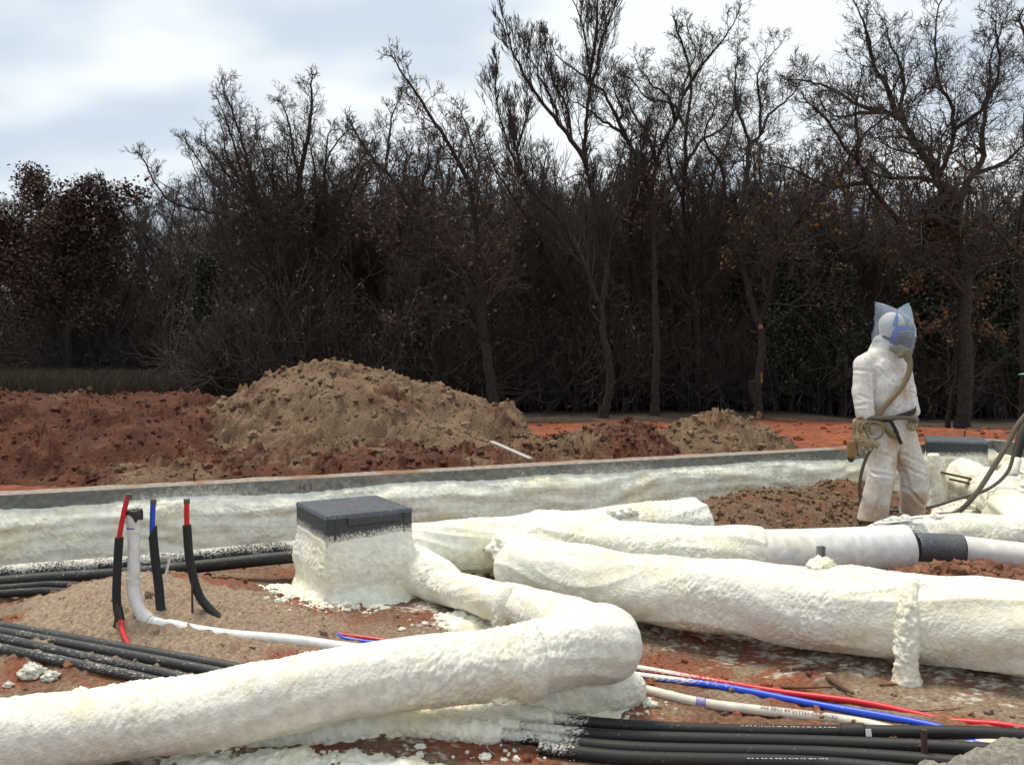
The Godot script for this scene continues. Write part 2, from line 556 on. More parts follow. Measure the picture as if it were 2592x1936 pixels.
func make_clod_mesh() -> void:
	var nu := 6; var nv := 8
	var P := PackedVector3Array(); var C := PackedColorArray()
	for u in nu:
		var a := PI * u / (nu - 1)
		for w in nv:
			var t := TAU * w / nv
			var d := Vector3(sin(a) * cos(t), cos(a) * 0.75, sin(a) * sin(t))
			P.append(d * (1.0 + nlo.get_noise_3dv(d * 1.3) * 0.6 + nlo2.get_noise_3dv(d * 3.1) * 0.3))
			C.append(Color(1, 1, 1))
	var g := MB.new()
	grid_into(g, P, C, nu, nv, true, -1.0)
	var b := MB.new()   # broken faces, not a smooth pebble
	b.colored = true
	for k in range(0, g.i.size(), 3):
		var p := g.v[g.i[k]]; var q := g.v[g.i[k + 1]]; var r := g.v[g.i[k + 2]]
		var fn := (r - p).cross(q - p).normalized()
		for e in [p, q, r]:
			b.i.append(b.v.size())
			b.v.append(e)
			b.n.append((fn * 0.75 + e.normalized() * 0.25).normalized())
			b.c.append(Color(1, 1, 1))
	clod_mesh = b.mesh()

func scatter(parent: Node3D, called: String, spots: Array, mesh: Mesh, m: Material) -> void:
	# spots: [Transform3D, Color]
	var mm := MultiMesh.new()
	mm.transform_format = MultiMesh.TRANSFORM_3D
	mm.use_colors = true
	mm.mesh = mesh
	mm.instance_count = spots.size()
	for k in spots.size():
		mm.set_instance_transform(k, spots[k][0])
		mm.set_instance_color(k, spots[k][1])
	var o := MultiMeshInstance3D.new()
	o.name = called
	o.multimesh = mm
	o.material_override = m
	o.set_meta("kind", "stuff")
	parent.add_child(o, true)

func spun(at: Vector3, s: float) -> Transform3D:
	var b := Basis(Vector3(rng.randf_range(-1, 1), rng.randf_range(-1, 1), rng.randf_range(-1, 1)).normalized(), rng.randf() * TAU)
	return Transform3D(b.scaled(Vector3(s * rng.randf_range(0.7, 1.3), s * rng.randf_range(0.6, 1.0), s * rng.randf_range(0.7, 1.3))), at)

# ------------------------------------------------------------------ trees
var gnarl := 0.35
var rise := 0.08
var max_level := 4
var tips := PackedVector3Array()   # where leaves may hang

func rv() -> Vector3:
	return Vector3(rng.randf_range(-1, 1), rng.randf_range(-1, 1), rng.randf_range(-1, 1))

func grow(b: MB, p: Vector3, d: Vector3, r: float, ln: float, level: int) -> void:
	var n := 4 if level < 2 else (3 if level < 4 else 2)
	var pts := PackedVector3Array([p])
	for k in n:
		d = (d + rv() * gnarl + Vector3(0, rise, 0)).normalized()
		p += d * ln / n
		pts.append(p)
	tube_into(b, pts, r, maxf(r * 0.5, 0.0035), 4 if level < 2 else 3)
	if level >= max_level:
		tips.append(p)
		return
	var kids := rng.randi_range(3, 4) if level >= 2 else rng.randi_range(4, 5)
	for c in kids:
		var t := rng.randf_range(0.3, 1.0) if c > 0 else 1.0
		var f := t * n
		var i := mini(int(f), n - 1)
		var at := pts[i].lerp(pts[i + 1], f - i)
		var dir := (pts[i + 1] - pts[i]).normalized()
		var side := dir.cross(rv()).normalized()
		var cd := dir.rotated(side, rng.randf_range(0.45, 1.05) if gnarl > 0.2 else rng.randf_range(0.25, 0.6))
		grow(b, at, cd, maxf(r * 0.55, 0.004), ln * rng.randf_range(0.48, 0.74), level + 1)

func make_limbs(limbs: Array, every: float, first: float, wide: float) -> Array:
	# limbs: [r0, r1, [x, y, x, y ...]] in metres from the tree's foot; returns [trunk mesh, crown mesh]
	var tb := MB.new()
	var cb := MB.new()
	tips = PackedVector3Array()
	var placed := PackedVector3Array()
	for li in limbs.size():
		var l: Array = limbs[li]
		var xy: Array = l[2]
		var pts := []
		var z := 0.0
		if li > 0:
			var best := 99.0
			for q in placed:
				var dd := Vector2(q.x - xy[0], q.y - xy[1]).length()
				if dd < best:
					best = dd
					z = q.z
		var lean := 0.0 if li == 0 else rng.randf_range(-0.55, 0.55)
		var run := 0.0
		for k in xy.size() / 2:
			if k > 0: run += Vector2(xy[k * 2] - xy[k * 2 - 2], xy[k * 2 + 1] - xy[k * 2 - 1]).length()
			pts.append(Vector3(xy[k * 2], xy[k * 2 + 1], z + lean * run + sin(run * 1.3 + li) * 0.1))
		var path := smooth_path(pts, 0.16)
		for k in path.size():
			if k > 0: path[k] += rv() * 0.018
		placed.append_array(path)
		tube_into(tb, path, l[0] * (1.0 if li == 0 else 0.8), l[1] * 0.8, 10 if l[0] > 0.1 else 7)
		if li == 0:   # root flare
			tube_into(tb, PackedVector3Array([path[0] - Vector3(0, 0.25, 0), path[0] + Vector3(0, 0.02, 0), path[0] + Vector3(0, 0.3, 0)]), l[0] * 1.5, l[0] * 1.02, 10)
		var length := 0.0
		for k in range(1, path.size()): length += path[k].distance_to(path[k - 1])
		var s := 0.0
		var next := (first if li == 0 else 0.35) * rng.randf_range(0.9, 1.1)
		for k in range(1, path.size()):
			s += path[k].distance_to(path[k - 1])
			while s > next:
				var left := length - next
				var dir := (path[k] - path[k - 1]).normalized()
				var side := dir.cross(rv()).normalized()
				var cd := dir.rotated(side, rng.randf_range(0.5, 1.15) if gnarl > 0.2 else rng.randf_range(0.3, 0.6))
				grow(cb, path[k], cd, maxf(lerpf(l[0], l[1], next / length) * 0.28, 0.008), clampf(0.24 + left * 0.17, 0.3, 0.85) * wide * rng.randf_range(0.7, 1.2), 1)
				next += every * rng.randf_range(0.6, 1.4)
		grow(cb, path[path.size() - 1], (path[path.size() - 1] - path[path.size() - 3]).normalized(), l[1], 0.3 * wide, 1)
	return [tb.mesh(), cb.mesh()]

func leaves_mesh(count: int, size: float, tones: Array, spread: float, low := 0.0, high := 99.0) -> ArrayMesh:
	var b := MB.new()
	b.colored = true
	var pool := PackedVector3Array()
	for p in tips:
		if p.y > low and p.y < high: pool.append(p)
	if pool.is_empty(): pool = tips
	var centre := Vector3.ZERO
	for k in count:
		if k % 7 == 0: centre = pool[rng.randi() % pool.size()]
		leaf_into(b, centre + rv() * spread, size, tones[rng.randi() % tones.size()])
	return b.mesh()

func leaf_into(b: MB, p: Vector3, size: float, tone: Color) -> void:
	var q := rv().normalized()
	var s := q.cross(rv()).normalized()
	var nn := q.cross(s)
	var ln := size * rng.randf_range(0.7, 1.3)
	var w := ln * 0.32
	var base := b.v.size()
	var sag := nn * ln * rng.randf_range(-0.25, 0.25)
	for v in [p, p + q * ln * 0.5 + s * w + sag, p + q * ln, p + q * ln * 0.5 - s * w + sag]:
		b.v.append(v)
		b.n.append(nn)
		b.c.append(tone * rng.randf_range(0.7, 1.2))
	b.i.append_array([base, base + 1, base + 2, base, base + 2, base + 3])

func plant_tree(called: String, at: Vector3, meshes: Array, label: String, group := "") -> Node3D:
	var t := thing(called, at, label, "tree", group)
	part(t, "trunk", meshes[0], M.bark)
	part(t, "crown", meshes[1], M.twig)
	return t

func wild_limbs(h: float, stems: int) -> Array:
	# a made-up tree for the depth of the wood
	var out := []
	var top := [0.0, 0.0]
	var x := 0.0
	for k in range(1, 7):
		x += rng.randf_range(-0.16, 0.16)
		top.append_array([x, h * k / 6.0])
	out.append([0.02 * h, 0.02, top])
	for s in stems:
		var y0 := h * rng.randf_range(0.28, 0.7)
		var side := 1.0 if s % 2 == 0 else -1.0
		var px := 0.0
		var l := [px, y0]
		for k in range(1, 5):
			px += side * h * rng.randf_range(0.04, 0.1)
			l.append_array([px, y0 + (h * rng.randf_range(0.9, 1.02) - y0) * k / 4.0])
		out.append([0.009 * h, 0.014, l])
	return out

func copy_of(called: String, o: Node3D, at: Vector3, turn: float, s: float, label: String, group: String) -> Node3D:
	var c: Node3D = o.duplicate()
	c.name = numbered(called)
	add_child(c)
	c.position = at
	c.rotation.y = turn
	c.scale = Vector3(s, s, s)
	c.set_meta("label", label)
	c.set_meta("group", group)
	return c

func cedar_meshes(h: float) -> Array:
	var tb := MB.new()
	tube_into(tb, PackedVector3Array([Vector3(0, -0.2, 0), Vector3(0.03, h * 0.4, 0), Vector3(0, h * 0.95, 0.02)]), 0.025 * h, 0.01, 7)
	var b := MB.new()
	b.colored = true
	for k in 260:
		var y := h * (0.12 + 0.88 * pow(rng.randf(), 0.8))
		var reach := (1.0 - y / h) * h * 0.27 * rng.randf_range(0.6, 1.15) + 0.12
		var a := rng.randf() * TAU
		var dir := Vector3(cos(a), rng.randf_range(0.0, 0.5), sin(a)).normalized()
		var n := 44
		for j in n:
			var p := Vector3(0, y, 0) + dir * reach * (0.25 + 0.75 * j / n) + rv() * 0.14
			leaf_into(b, p, 0.07, Color(0.04, 0.05, 0.026) if j % 3 else Color(0.055, 0.05, 0.028))
	return [tb.mesh(), b.mesh()]

func brush_mesh() -> ArrayMesh:
	var b := MB.new()
	b.colored = true
	gnarl = 0.4; rise = 0.15
	for k in 20:
		var p := Vector3(rng.randf_range(-0.8, 0.8), -0.1, rng.randf_range(-0.6, 0.6))
		var d := (Vector3(0, 1, 0) + rv() * 0.45).normalized()
		var c := Color(0.05, 0.039, 0.032) * rng.randf_range(0.7, 1.3)
		brush_stem(b, p, d, 0.012, rng.randf_range(0.5, 0.9), 0, c)
	for k in 110:
		leaf_into(b, Vector3(rng.randf_range(-1, 1), rng.randf_range(0.05, 1.7), rng.randf_range(-0.8, 0.8)), 0.06, Color(0.05, 0.032, 0.02))
	return b.mesh()

func brush_stem(b: MB, p: Vector3, d: Vector3, r: float, ln: float, level: int, c: Color) -> void:
	var pts := PackedVector3Array([p])
	for k in 3:
		d = (d + rv() * 0.35 + Vector3(0, 0.1, 0)).normalized()
		p += d * ln / 3.0
		pts.append(p)
	tube_into(b, pts, r, maxf(r * 0.6, 0.003), 3, false, c)
	if level >= 3: return
	for k in 3:
		brush_stem(b, pts[rng.randi_range(1, 3)], (d + rv() * 0.8).normalized(), maxf(r * 0.65, 0.0035), ln * rng.randf_range(0.55, 0.85), level + 1, c)

# limbs traced as metres from the foot of each tree: thickness at both ends, then x, y pairs
const X_OAK_A := [
	[0.17, 0.03, [0.00, 0.00, -0.01, 1.04, -0.06, 2.60, -0.12, 4.18, -0.07, 4.89, -0.09, 5.56, 0.09, 6.32, 0.21, 7.37, 0.17, 7.89]],
	[0.1, 0.02, [-0.12, 4.04, -0.22, 4.26, -0.60, 4.65, -1.18, 4.94, -1.75, 5.46, -1.93, 5.66, -2.36, 6.46, -2.49, 7.13]],
	[0.06, 0.02, [-1.18, 4.94, -1.87, 5.17, -2.47, 5.51, -2.80, 5.94, -3.27, 6.65]],
	[0.07, 0.02, [-0.78, 4.78, -0.99, 4.89, -1.46, 5.56, -1.64, 6.32, -1.78, 7.04]],
	[0.07, 0.02, [-0.19, 3.29, -0.75, 4.03, -0.92, 4.88, -1.06, 6.32, -1.26, 6.99]],
	[0.07, 0.02, [-0.05, 3.69, 0.32, 4.89, 0.37, 5.84, 0.47, 6.42, 0.86, 7.08]],
	[0.07, 0.02, [-0.05, 3.29, 0.31, 4.31, 0.66, 5.56, 1.14, 6.23, 1.32, 6.65]],
	[0.07, 0.02, [-0.06, 2.90, -0.88, 4.09, -1.76, 4.50, -2.72, 4.70, -3.11, 5.08, -3.26, 5.57]],
	[0.06, 0.02, [-0.06, 2.50, -1.69, 3.59, -2.88, 3.89, -3.67, 4.48]],
	[0.06, 0.02, [-0.06, 2.50, 0.90, 3.69, 1.61, 4.48, 2.10, 4.88]],
	[0.07, 0.02, [-0.09, 5.56, -0.32, 6.26, -0.46, 6.95, -0.66, 7.49]],
]
const X_OAK_B := [
	[0.12, 0.025, [0.00, 0.00, -0.16, 0.94, -0.33, 2.06, -0.51, 2.46, -0.73, 3.03, -1.04, 3.35, -1.40, 3.74, -1.68, 4.14, -1.89, 4.54, -2.28, 5.10, -2.50, 5.28, -2.90, 5.92]],
	[0.05, 0.012, [-2.28, 5.10, -2.23, 5.59, -2.21, 6.25, -2.07, 6.69]],
	[0.11, 0.02, [-0.27, 1.70, -0.33, 2.95, -0.38, 3.61, -0.51, 4.58, -0.95, 5.37, -1.39, 6.03, -1.70, 6.46]],
	[0.06, 0.015, [-0.73, 3.03, -1.04, 2.86, -1.44, 3.21, -2.02, 3.48, -2.11, 3.74, -2.42, 4.06]],
	[0.06, 0.015, [-0.47, 4.38, -0.35, 5.03, -0.55, 5.75, -0.71, 6.24]],
	[0.05, 0.012, [-1.68, 4.14, -1.61, 4.71, -1.40, 5.19, -1.44, 5.75]],
	[0.06, 0.015, [-0.27, 1.70, -0.80, 2.11, -1.45, 2.19, -1.94, 2.03]],
]
const X_ASH_A := [
	[0.095, 0.07, [0.00, 0.00, 0.13, 0.69, 0.09, 1.28, -0.01, 1.73, -0.04, 2.23, -0.13, 2.47]],
	[0.075, 0.012, [-0.13, 2.42, -0.30, 2.91, -0.48, 3.35, -0.87, 4.09, -1.17, 4.41, -1.50, 4.76, -1.82, 5.34, -2.06, 5.98, -2.23, 6.69, -2.22, 7.15]],
	[0.05, 0.012, [-1.62, 5.01, -1.82, 5.64, -1.84, 6.07, -1.95, 6.62]],
	[0.04, 0.01, [-1.82, 5.64, -1.67, 6.14, -1.61, 6.51, -1.58, 6.94]],
	[0.075, 0.04, [-0.04, 2.23, 0.11, 3.70, -0.07, 4.09, -0.22, 4.53, -0.37, 5.26]],
	[0.06, 0.01, [-0.37, 5.22, -0.40, 5.64, -0.36, 6.37, -0.31, 6.80, -0.38, 7.32, -0.44, 7.58, -0.56, 8.11, -0.76, 8.49]],
	[0.05, 0.01, [-0.31, 6.80, -0.17, 7.15, -0.11, 7.62, 0.09, 8.11, 0.21, 8.62]],
	[0.05, 0.01, [-0.33, 7.02, -0.25, 7.58, -0.25, 8.22, -0.21, 8.70]],
	[0.07, 0.01, [-0.37, 5.26, -0.70, 5.72, -0.96, 6.01, -1.46, 6.57, -1.84, 7.15, -1.97, 7.50, -2.08, 7.85]],
	[0.04, 0.01, [-0.96, 6.01, -1.11, 6.51, -1.41, 7.09, -1.73, 7.56]],
	[0.04, 0.01, [-0.70, 5.72, -0.79, 6.33, -1.05, 6.80, -1.22, 7.35]],
	[0.05, 0.012, [0.09, 3.56, 0.17, 3.93, 0.51, 4.67, 0.72, 5.19, 0.89, 5.92]],
]
const X_OAK_C := [
	[0.09, 0.05, [0.00, 0.00, 0.01, 1.32, 0.00, 2.55, -0.02, 3.47, -0.09, 4.38, -0.24, 5.12]],
	[0.07, 0.015, [-0.24, 5.12, -0.40, 5.55, -0.70, 6.18, -1.13, 6.55, -1.50, 6.97, -1.74, 7.12]],
	[0.06, 0.015, [-0.61, 6.01, -0.77, 6.43, -0.95, 6.75, -1.11, 7.06, -1.43, 7.32, -2.10, 7.81]],
	[0.05, 0.012, [-0.77, 6.39, -0.65, 6.68, -0.78, 7.09, -0.87, 7.59]],
	[0.07, 0.015, [-0.05, 3.84, -0.02, 4.85, 0.09, 5.52, 0.30, 6.12, 0.51, 6.42, 0.69, 7.03, 0.75, 7.39, 1.04, 8.08, 0.93, 8.53]],
	[0.06, 0.015, [0.09, 5.56, -0.12, 6.21, -0.44, 6.73, -0.61, 7.26]],
	[0.05, 0.012, [0.51, 6.42, 0.31, 6.93, -0.03, 7.09, -0.36, 7.42]],
	[0.05, 0.012, [0.69, 7.03, 0.97, 7.51, 1.39, 8.00, 1.64, 8.42]],
]
const X_OAK_D := [
	[0.085, 0.03, [0.00, 0.00, -0.05, 1.80, -0.19, 3.48, -0.37, 4.82, -0.36, 5.74, -0.35, 6.58, -0.21, 7.51, -0.31, 8.30, -0.50, 8.85]],
	[0.05, 0.015, [-0.35, 6.58, -0.62, 7.24, -1.14, 7.43, -1.51, 8.03]],
	[0.06, 0.015, [-0.36, 5.74, 0.07, 6.38, 0.71, 6.84, 1.17, 7.57]],
	[0.06, 0.015, [-0.29, 4.27, 0.26, 5.10, 0.53, 5.92, 0.90, 6.66, 0.98, 7.57]],
	[0.05, 0.015, [-0.38, 5.01, -0.76, 5.74, -0.85, 6.38]],
]
const X_OAK_E := [
	[0.09, 0.055, [0.00, 0.00, -0.03, 0.69, 0.04, 1.43, 0.00, 1.93, -0.08, 2.14, -0.17, 2.47, -0.26, 2.91, -0.38, 3.27, -0.47, 3.79, -0.49, 4.26]],
	[0.07, 0.015, [-0.49, 4.21, -0.45, 4.29, -0.32, 4.63, -0.14, 5.31, -0.04, 5.83, 0.29, 6.10, 0.53, 6.61, 0.90, 6.92, 1.23, 7.23, 1.51, 7.67]],
	[0.05, 0.012, [-0.04, 5.83, -0.15, 6.24, -0.30, 6.70, -0.27, 7.27, -0.23, 7.83]],
	[0.05, 0.012, [0.29, 6.10, 0.26, 6.78, 0.18, 7.35, 0.50, 7.83]],
	[0.06, 0.015, [-0.49, 4.26, -0.69, 4.46, -0.83, 5.14, -1.25, 5.66, -1.11, 6.22]],
	[0.06, 0.015, [0.00, 1.93, 0.12, 2.47, 0.10, 3.05, 0.18, 3.50, 0.50, 4.09, 0.79, 4.38, 1.10, 4.77, 1.40, 5.39, 1.81, 5.72, 2.28, 6.03]],
]
const X_OAK_F := [
	[0.135, 0.12, [0.00, 0.00, 0.02, 0.82, 0.02, 2.08, 0.06, 3.20, -0.11, 3.82, -0.25, 4.36]],
	[0.09, 0.02, [-0.11, 3.82, -0.83, 4.11, -1.49, 3.98, -1.98, 4.33, -2.31, 4.62, -2.61, 4.98, -2.90, 5.17, -3.26, 5.50, -3.66, 5.71]],
	[0.06, 0.015, [-2.31, 4.62, -2.89, 4.62, -3.26, 4.82, -3.58, 5.08, -3.97, 5.20]],
	[0.05, 0.015, [-2.61, 4.98, -2.68, 5.40, -2.78, 5.81, -2.75, 6.19]],
	[0.115, 0.02, [-0.25, 4.36, -0.36, 5.01, -0.56, 5.50, -0.74, 5.88, -0.94, 6.30, -1.26, 6.49, -1.68, 6.65, -2.02, 6.97, -2.31, 7.19, -2.63, 7.32]],
	[0.08, 0.015, [-0.94, 6.30, -1.21, 6.97, -1.50, 7.29, -1.60, 7.65, -1.74, 8.06, -1.94, 8.53]],
	[0.065, 0.015, [-0.74, 5.88, -0.91, 6.52, -0.81, 6.94, -0.82, 7.42, -0.96, 7.90, -1.00, 8.38]],
	[0.065, 0.015, [-0.36, 5.01, -0.14, 5.65, -0.12, 6.30, -0.23, 6.59, -0.39, 6.85, -0.43, 7.58, -0.41, 8.38]],
	[0.095, 0.02, [-0.15, 4.13, -0.04, 4.62, 0.29, 5.08, 0.54, 5.43, 0.57, 5.81, 0.72, 6.46, 0.83, 7.09, 0.86, 7.52, 1.05, 7.93]],
	[0.06, 0.015, [-0.14, 5.81, -0.02, 6.00, 0.33, 6.26, 0.52, 6.59, 0.61, 7.04, 0.36, 7.78]],
	[0.07, 0.015, [-0.32, 4.82, -0.53, 5.01, -1.18, 5.11, -1.54, 5.30, -1.67, 5.43]],
	[0.06, 0.015, [-1.26, 6.49, -1.76, 6.41, -2.29, 6.26, -2.60, 6.34]],
	[0.06, 0.015, [0.29, 5.08, 0.71, 5.20, 1.17, 5.50, 1.62, 5.88]],
	[0.06, 0.015, [0.03, 2.60, -0.48, 3.13, -1.10, 3.36, -1.56, 3.52]],
]
const X_SAP := [
	[0.045, 0.02, [0.00, 0.00, 0.01, 0.64, 0.11, 1.07, 0.08, 1.78, 0.04, 2.63, 0.11, 3.20, -0.06, 3.82]],
	[0.03, 0.01, [0.06, 2.27, 0.43, 2.58, 0.66, 2.73]],
	[0.03, 0.01, [0.07, 1.88, -0.26, 1.96, -0.66, 2.00]],
	[0.03, 0.01, [0.08, 1.64, 0.44, 1.80, 0.75, 1.88]],
	[0.03, 0.01, [0.04, 2.58, -0.28, 2.73, -0.51, 2.89]],
]
const X_LEAFY := [
	[0.16, 0.04, [0.00, 0.00, 0.00, 1.96, -0.08, 4.13, -0.35, 5.58, -0.76, 6.73, -1.18, 7.59]],
	[0.08, 0.02, [-0.01, 3.85, 0.81, 5.29, 1.26, 6.44, 1.84, 7.02]],
	[0.08, 0.02, [-0.06, 3.56, -1.08, 4.86, -1.93, 5.87, -2.50, 6.87]],
	[0.07, 0.02, [-0.35, 5.58, 0.24, 6.44, 0.69, 7.16]],
	[0.08, 0.02, [0.01, 2.40, -1.25, 3.56, -2.54, 4.28, -3.40, 5.00]],
]
const X_EDGE := [
	[0.09, 0.04, [0.00, 0.00, -0.04, 1.56, -0.02, 3.10, -0.12, 4.30, -0.01, 5.50, -0.12, 6.52, 0.03, 7.53, -0.07, 8.55]],
	[0.06, 0.015, [-0.06, 3.62, -0.51, 4.48, -0.44, 5.24, -0.62, 6.09]],
	[0.06, 0.015, [-0.01, 5.50, 0.31, 6.26, 0.38, 7.20]],
]

# ------------------------------------------------------------------ structure
func axis_lines(stops: Array) -> PackedFloat32Array:
	# stops: [from, to, step, to, step ...]
	var out := PackedFloat32Array([stops[0]])
	var at: float = stops[0]
	var k := 1
	while k < stops.size():
		var to: float = stops[k]
		var n := maxi(1, int(round((to - at) / stops[k + 1])))
		for j in n: out.append(at + (to - at) * (j + 1) / n)
		at = to
		k += 2
	return out

func floor_tone(x: float, d: float, y: float) -> Color:
	var p := Vector2(x, d)
	var n := nfbm.get_noise_2dv(p * 1.6)
	var f := nlo2.get_noise_2dv(p * 11.0)
	var c := Color(0.235, 0.125, 0.078).lerp(Color(0.3, 0.1, 0.048), smoothstep(-0.1, 0.25, n + f * 0.15))
	c = c.lerp(Color(0.3, 0.21, 0.14), smoothstep(0.05, 0.35, nfbm.get_noise_2dv(p * 1.1 + Vector2(20, 3)) + f * 0.12))
	# pale sand tipped round the pipe stubs
	var q := Vector2((x + 1.75) / 0.95, (d - 4.42) / 0.5).length() + n * 0.5 + f * 0.1
	c = c.lerp(Color(0.4, 0.3, 0.21), 1.0 - smoothstep(0.8, 1.1, q))
	q = Vector2((x + 0.9) / 0.8, (d - 4.35) / 0.3).length() + n * 0.5
	c = c.lerp(Color(0.36, 0.25, 0.175), (1.0 - smoothstep(0.6, 1.2, q)) * 0.8)
	# brown fill heaped in front of the far wall, red clay clods between the ducts
	if d > 6.0 and x > 1.2: c = c.lerp(Color(0.215, 0.135, 0.08).lerp(Color(0.22, 0.105, 0.055), smoothstep(0.0, 0.4, n + f * 0.2)), 0.85)
	if d > 4.0 and d < 5.3 and x > 1.5: c = Color(0.21, 0.08, 0.042).lerp(Color(0.26, 0.105, 0.055), smoothstep(-0.2, 0.3, f))
	if d < 4.1 and x > 0.4:
		c = c.lerp(Color(0.35, 0.13, 0.055), smoothstep(-0.05, 0.2, nfbm.get_noise_2dv(p * 1.9 + Vector2(3, 17))) * 0.7)
		c = c.lerp(Color(0.34, 0.25, 0.17), smoothstep(0.0, 0.3, nfbm.get_noise_2dv(p * 1.3 + Vector2(33, 7)) + (x - 1.6) * 0.2))
	# overspray that fell near the ducts, speck by speck
	var m := prim_dist(Vector3(x, y, -d), "wall")
	if m < 0.5:
		var speck := hash3(Vector3(x, 0.0, d)) * 0.4 + nlo2.get_noise_2dv(p * 20.0) * 0.3 + 0.4 + nfbm.get_noise_2dv(p * 5.0) * 0.7
		c = c.lerp(Color(0.78, 0.74, 0.64), smoothstep(0.0, 0.25, (0.72 - m * 2.4) - speck) * 0.9)
	return c

func build_floor() -> void:
	var us := axis_lines([-40.0, -12.0, 4.0, -9.6, 0.3, -9.0, 0.05, -1.2, 0.018, 0.1, 0.04])
	var vs := axis_lines([-40.0, -12.0, 4.0, -7.6, 0.3, -1.4, 0.018, 0.1, 0.03])
	var nu := us.size(); var nv := vs.size()
	var P := PackedVector3Array(); P.resize(nu * nv)
	var C := PackedColorArray(); C.resize(nu * nv)
	for i in nu:
		for j in nv:
			var g := CORNER + ALONG * us[i] + OUT * vs[j]
			var x := g.x
			var d := -g.y
			if d > 2.4 and absf(x) < 0.62 * d + 0.5:
				var h := floor_h(x, d)
				P[i * nv + j] = Vector3(x, h + floor_bumps(x, d), g.y)
				C[i * nv + j] = floor_tone(x, d, h)
			else:
				P[i * nv + j] = Vector3(x, floor_h(x, d), g.y)
				C[i * nv + j] = Color(0.26, 0.14, 0.085)
	var b := MB.new()
	grid_into(b, P, C, nu, nv, false, 1.0)
	var o := struct("trench_floor", b.mesh(), M.soil)
	var spots := []
	for k in 2600:
		var d := rng.randf_range(3.0, 8.6)
		var x := rng.randf_range(-0.6, 0.6) * d
		if (Vector2(x, -d) - CORNER).dot(OUT) > -0.12: continue
		var s := 0.006 + 0.022 * pow(rng.randf(), 3.0)
		if nlo.get_noise_2d(x * 1.5, d * 1.5) < -0.05: s *= 0.5
		var y := floor_h(x, d)
		spots.append([spun(Vector3(x, y + floor_bumps(x, d) + s * 0.3, -d), s), floor_tone(x, d, y) * rng.randf_range(0.75, 1.15)])
	for k in 3000:   # bigger lumps in the heaps
		var far := k % 2 == 0
		var x := rng.randf_range(1.5, 3.6) if far else rng.randf_range(1.75, 3.2)
		var d := rng.randf_range(6.5, 7.9) if far else rng.randf_range(4.2, 4.95)
		if (Vector2(x, -d) - CORNER).dot(OUT) > -0.12: continue
		var s := (0.008 + 0.04 * pow(rng.randf(), 4.0)) * (0.8 if far else 1.3)
		var y := floor_h(x, d)
		spots.append([spun(Vector3(x, y + floor_bumps(x, d) + s * 0.25, -d), s), (Color(0.19, 0.12, 0.07) if far else Color(0.21, 0.09, 0.05)) * rng.randf_range(0.9, 1.55)])
	scatter(o, "soil_clods", spots, clod_mesh, M.clod)

func build_ground() -> void:
	# outside the stem wall, as far as the horizon; two sheets that meet round the corner
	var us := axis_lines([-400.0, -60.0, 40.0, -16.0, 2.0, -10.0, 0.3, 3.0, 0.06, 16.0, 0.4, 60.0, 3.0, 400.0, 40.0])
	var vs := axis_lines([0.12, 3.0, 0.06, 12.0, 0.15, 30.0, 0.8, 80.0, 5.0, 500.0, 40.0])
	var b := MB.new()
	ground_sheet(b, us, vs)
	ground_sheet(b, axis_lines([0.12, 2.0, 0.1, 20.0, 1.0, 300.0, 40.0]), axis_lines([-300.0, -20.0, 40.0, -9.0, 1.0, 0.12, 0.1]))
	var o := struct("ground", b.mesh(), M.ground)
	var spots := []
	for k in 900:
		var d := rng.randf_range(8.5, 17.0)
		var x := rng.randf_range(-0.3, 0.62) * d
		if (Vector2(x, -d) - CORNER).dot(OUT) < 0.3: continue
		var s := 0.01 + 0.05 * pow(rng.randf(), 5.0)
		spots.append([spun(Vector3(x, ground_h(x, d) + s * 0.3, -d), s), Color(0.3, 0.085, 0.03) * rng.randf_range(0.5, 1.2)])
	scatter(o, "soil_clods", spots, clod_mesh, M.clod)

func ground_sheet(b: MB, us: PackedFloat32Array, vs: PackedFloat32Array) -> void:
	var nu := us.size(); var nv := vs.size()
	var P := PackedVector3Array(); P.resize(nu * nv)
	var C := PackedColorArray(); C.resize(nu * nv)
	for i in nu:
		for j in nv:
			var g := CORNER + ALONG * us[i] + OUT * vs[j]
			var d := -g.y
			var q := g * 1.0
			var y := ground_h(g.x, d)
			if d < 24.0 and absf(g.x) < 0.65 * d + 2.0: y += nfbm.get_noise_2dv(q * 1.4) * 0.03 + nlo2.get_noise_2dv(q * 7.0) * 0.008
			if vs[j] < 0.4 and vs[j] > 0.0: y = minf(y, WALL_TOP - 0.06)
			P[i * nv + j] = Vector3(g.x, y, g.y)
			var n := nfbm.get_noise_2dv(q * 0.5)
			var c := Color(0.32, 0.085, 0.025).lerp(Color(0.24, 0.06, 0.02), smoothstep(-0.2, 0.3, n + nlo2.get_noise_2dv(q * 3.0) * 0.2 + absf(nlo.get_noise_2d(us[i] * 0.35, vs[j] * 2.6)) * 0.7 - 0.2))
			var litter := smoothstep(16.2, 17.4, d + n * 2.4 + nlo2.get_noise_2dv(q * 2.3) * 0.5 - smoothstep(6.0, 10.0, g.x) * -1.0)
			if g.x < -6.0: litter = smoothstep(19.0, 21.0, d + n)
			c = c.lerp(Color(0.07, 0.048, 0.03).lerp(Color(0.045, 0.032, 0.022), clampf(nlo2.get_noise_2dv(q * 2.0) + 0.5, 0.0, 1.0)), litter)
			C[i * nv + j] = c
	grid_into(b, P, C, nu, nv, false, 1.0)

